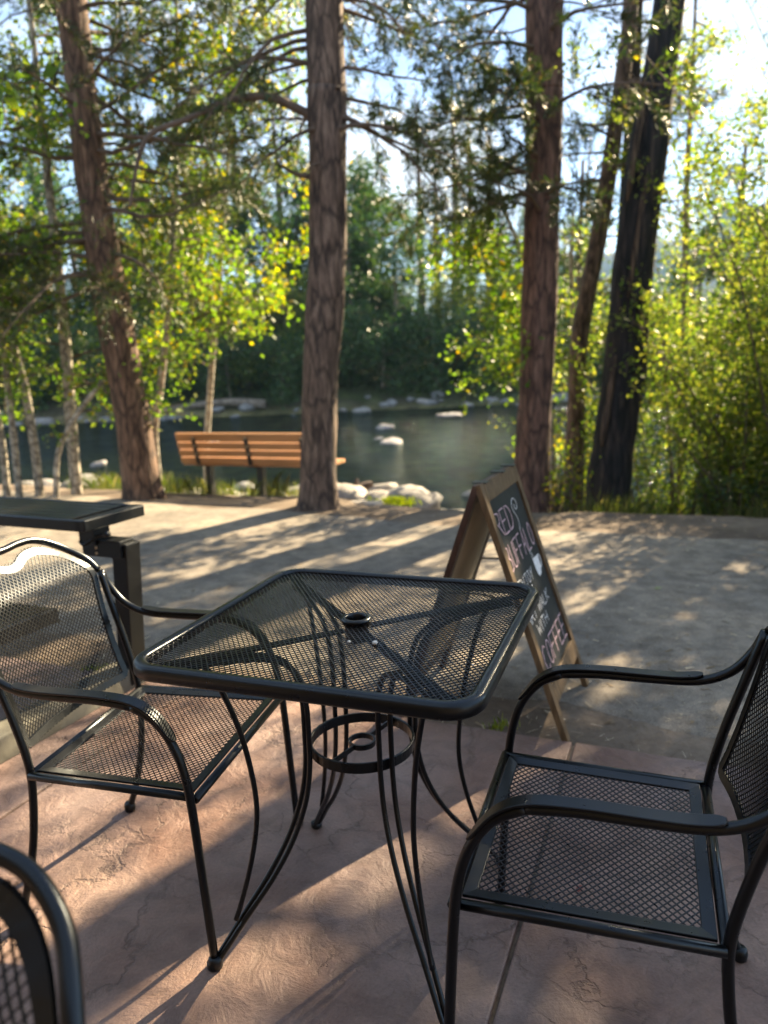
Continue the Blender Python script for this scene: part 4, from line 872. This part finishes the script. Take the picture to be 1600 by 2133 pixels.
# ------------------------------------------------------------------ far bank trees
def conifer_proto(seed, hgt, rad, name, label, nb=80, leaf='needle_far', thin=1.):
    root = thing(name, label, 'tree'); loc = [(0, 0, 0, .02*hgt), (.01*hgt, 0, hgt*.5, .013*hgt), (0, 0, hgt, .01)]
    trunk_mesh(loc, 8, .05, seed, False).build('trunk', 'bark_pine', root, smooth=True); fo = Foliage(seed); rg = fo.rng
    for hh in np.linspace(hgt*.12, hgt*.98, nb):
        p, r = at_h(loc, hh); a = rg.uniform(0, 6.28); f = 1-hh/hgt; L = rad*(f**.8)*rg.uniform(.55, 1.15)+.15
        fo.branch(p, (math.cos(a), math.sin(a), .05-.3*f), L, .025, .1, 4, 7, .4, 16*thin, .15, .06, 3, False, .05)
    fo.finish(root, 'twig', leaf, .2, .13, .5); return root
def broad_proto(seed, hgt, rad, name, label, leaf='leaf_dark', nb=34, per=16, ll=.17):
    root = thing(name, label, 'tree'); loc = [(0, 0, 0, .022*hgt), (.03*hgt, .01*hgt, hgt*.45, .014*hgt), (0, 0, hgt*.9, .02)]
    trunk_mesh(loc, 8, .06, seed, False).build('trunk', 'bark_grey', root, smooth=True); fo = Foliage(seed); rg = fo.rng
    for hh in np.linspace(hgt*.06, hgt*.88, nb):
        p, r = at_h(loc, hh); a = rg.uniform(0, 6.28); f = math.sin(math.pi*min(1, .25+.75*hh/hgt)); L = rad*(.45+.55*f)*rg.uniform(.6, 1.15)
        fo.branch(p, (math.cos(a), math.sin(a), .25), L, .04, .2, 5, 10, .5, per, .15, .15, 4, True, .25)
    fo.finish(root, 'twig', leaf, ll, .38, 1.3); return root
cA = conifer_proto(401, 16, 2.3, 'spruce_tree', 'x', 90); cB = conifer_proto(402, 15, 1.5, 'spruce_tree', 'x', 54, thin=.7)
bA = broad_proto(403, 9, 2.9, 'cottonwood_tree', 'x'); bB = broad_proto(404, 6, 2.6, 'alder_tree', 'x', 'leaf_willow', 30, 15, .15); sT = broad_proto(420, 11, 2.0, 'cottonwood_tree', 'tall unseen cottonwood behind the willow thicket, added to shade the patio', 'leaf_dark', 44, 15, .12); sT.location = (8.2, 10.1, float(gz(8.2, 10.1))-.1); bC = broad_proto(405, 3.4, 2.2, 'alder_tree', 'x', 'leaf_dark', 24, 14, .14)  # sT: out-of-frame cottonwood on the near bank, added to shade the patio
rr2 = random.Random(21); used = set()
def plant(proto, x, y, sc, label, group):
    o = proto if proto.name not in used else copy_tree(proto); used.add(proto.name)
    o.location = (x, y, float(gz(x, y))-.1); o.rotation_euler = (0, 0, rr2.uniform(0, 6.28)); o.scale = (sc*rr2.uniform(.9, 1.1),)*2+(sc,)
    tag(o, label, 'tree', group)
GS, GB, GA = 'spruces on the far bank', 'cottonwoods on the far bank', 'low alders along the far water edge'
for u, Y, sc in ((735, 38, 1.1), (790, 40, 1.08), (830, 37, .82), (700, 42, 1.2), (640, 41, 1.05), (560, 40, 1.1), (470, 39, 1.1), (380, 43, 1.25), (290, 40, 1.1), (180, 42, 1.2), (70, 40, 1.1), (-40, 41, 1.2), (-160, 40, 1.1), (1010, 42, .85), (1085, 40, .9), (1180, 41, .8), (1480, 42, .8), (1600, 40, .8), (1720, 41, .95)):
    x = ony(u, 760, Y)[0]; plant(bA, x, Y+.07*x, sc, 'dark leafy cottonwood on the far bank', GB)
for u, Y, sc in ((880, 47, 1.0), (915, 44, .9), (950, 50, 1.15), (985, 46, .95), (1030, 49, 1.05), (600, 48, 1.1), (520, 52, 1.2), (420, 50, 1.1), (330, 47, 1.1), (1230, 52, .9), (130, 49, 1.15), (1660, 48, 1.1)):
    x = ony(u, 760, Y)[0]; plant(cB, x, Y+.07*x, sc, 'thin see-through spruce behind the far bank, sky between its boughs', GS)
for u, Y, sc in ((765, 50, .75), (690, 54, .9), (240, 52, 1.0), (20, 50, 1.0), (1110, 56, .7)):
    x = ony(u, 760, Y)[0]; plant(cA, x, Y+.07*x, sc, 'full dark spruce rising behind the far cottonwoods', GS)
for u, Y, sc in ((600, 36.2, .85), (520, 36, .8), (1060, 36.5, .8), (940, 37, .85)):
    x = ony(u, 760, Y)[0]; plant(bB, x, Y+.07*x, sc, 'sunlit yellow-green alder on the far bank', 'alders on the far bank')
for u in range(-150, 1800, 105):
    Y = 34.8+rr2.uniform(-.3, .9); x = ony(u, 760, Y)[0]; plant(bC, x, Y+.07*x, rr2.uniform(.75, 1.15), 'low dark alder overhanging the far water edge', GA)

# ------------------------------------------------------------------ air
m, nt, p, o_ = newmat('valley_haze'); nt.nodes.remove(p); pv = nd(nt, 'VolumePrincipled', Density=.00024, Anisotropy=0.); pv.inputs['Color'].default_value = (.40, .66, 1, 1); lk(nt, pv.outputs[0], o_.inputs['Volume'])
mb = MB(); mb.box((0, 500, 138), (2400, 1700, 296)); hz = stuff(tag(mb.build('haze', m), 'thin blue haze filling the valley air', 'haze'))
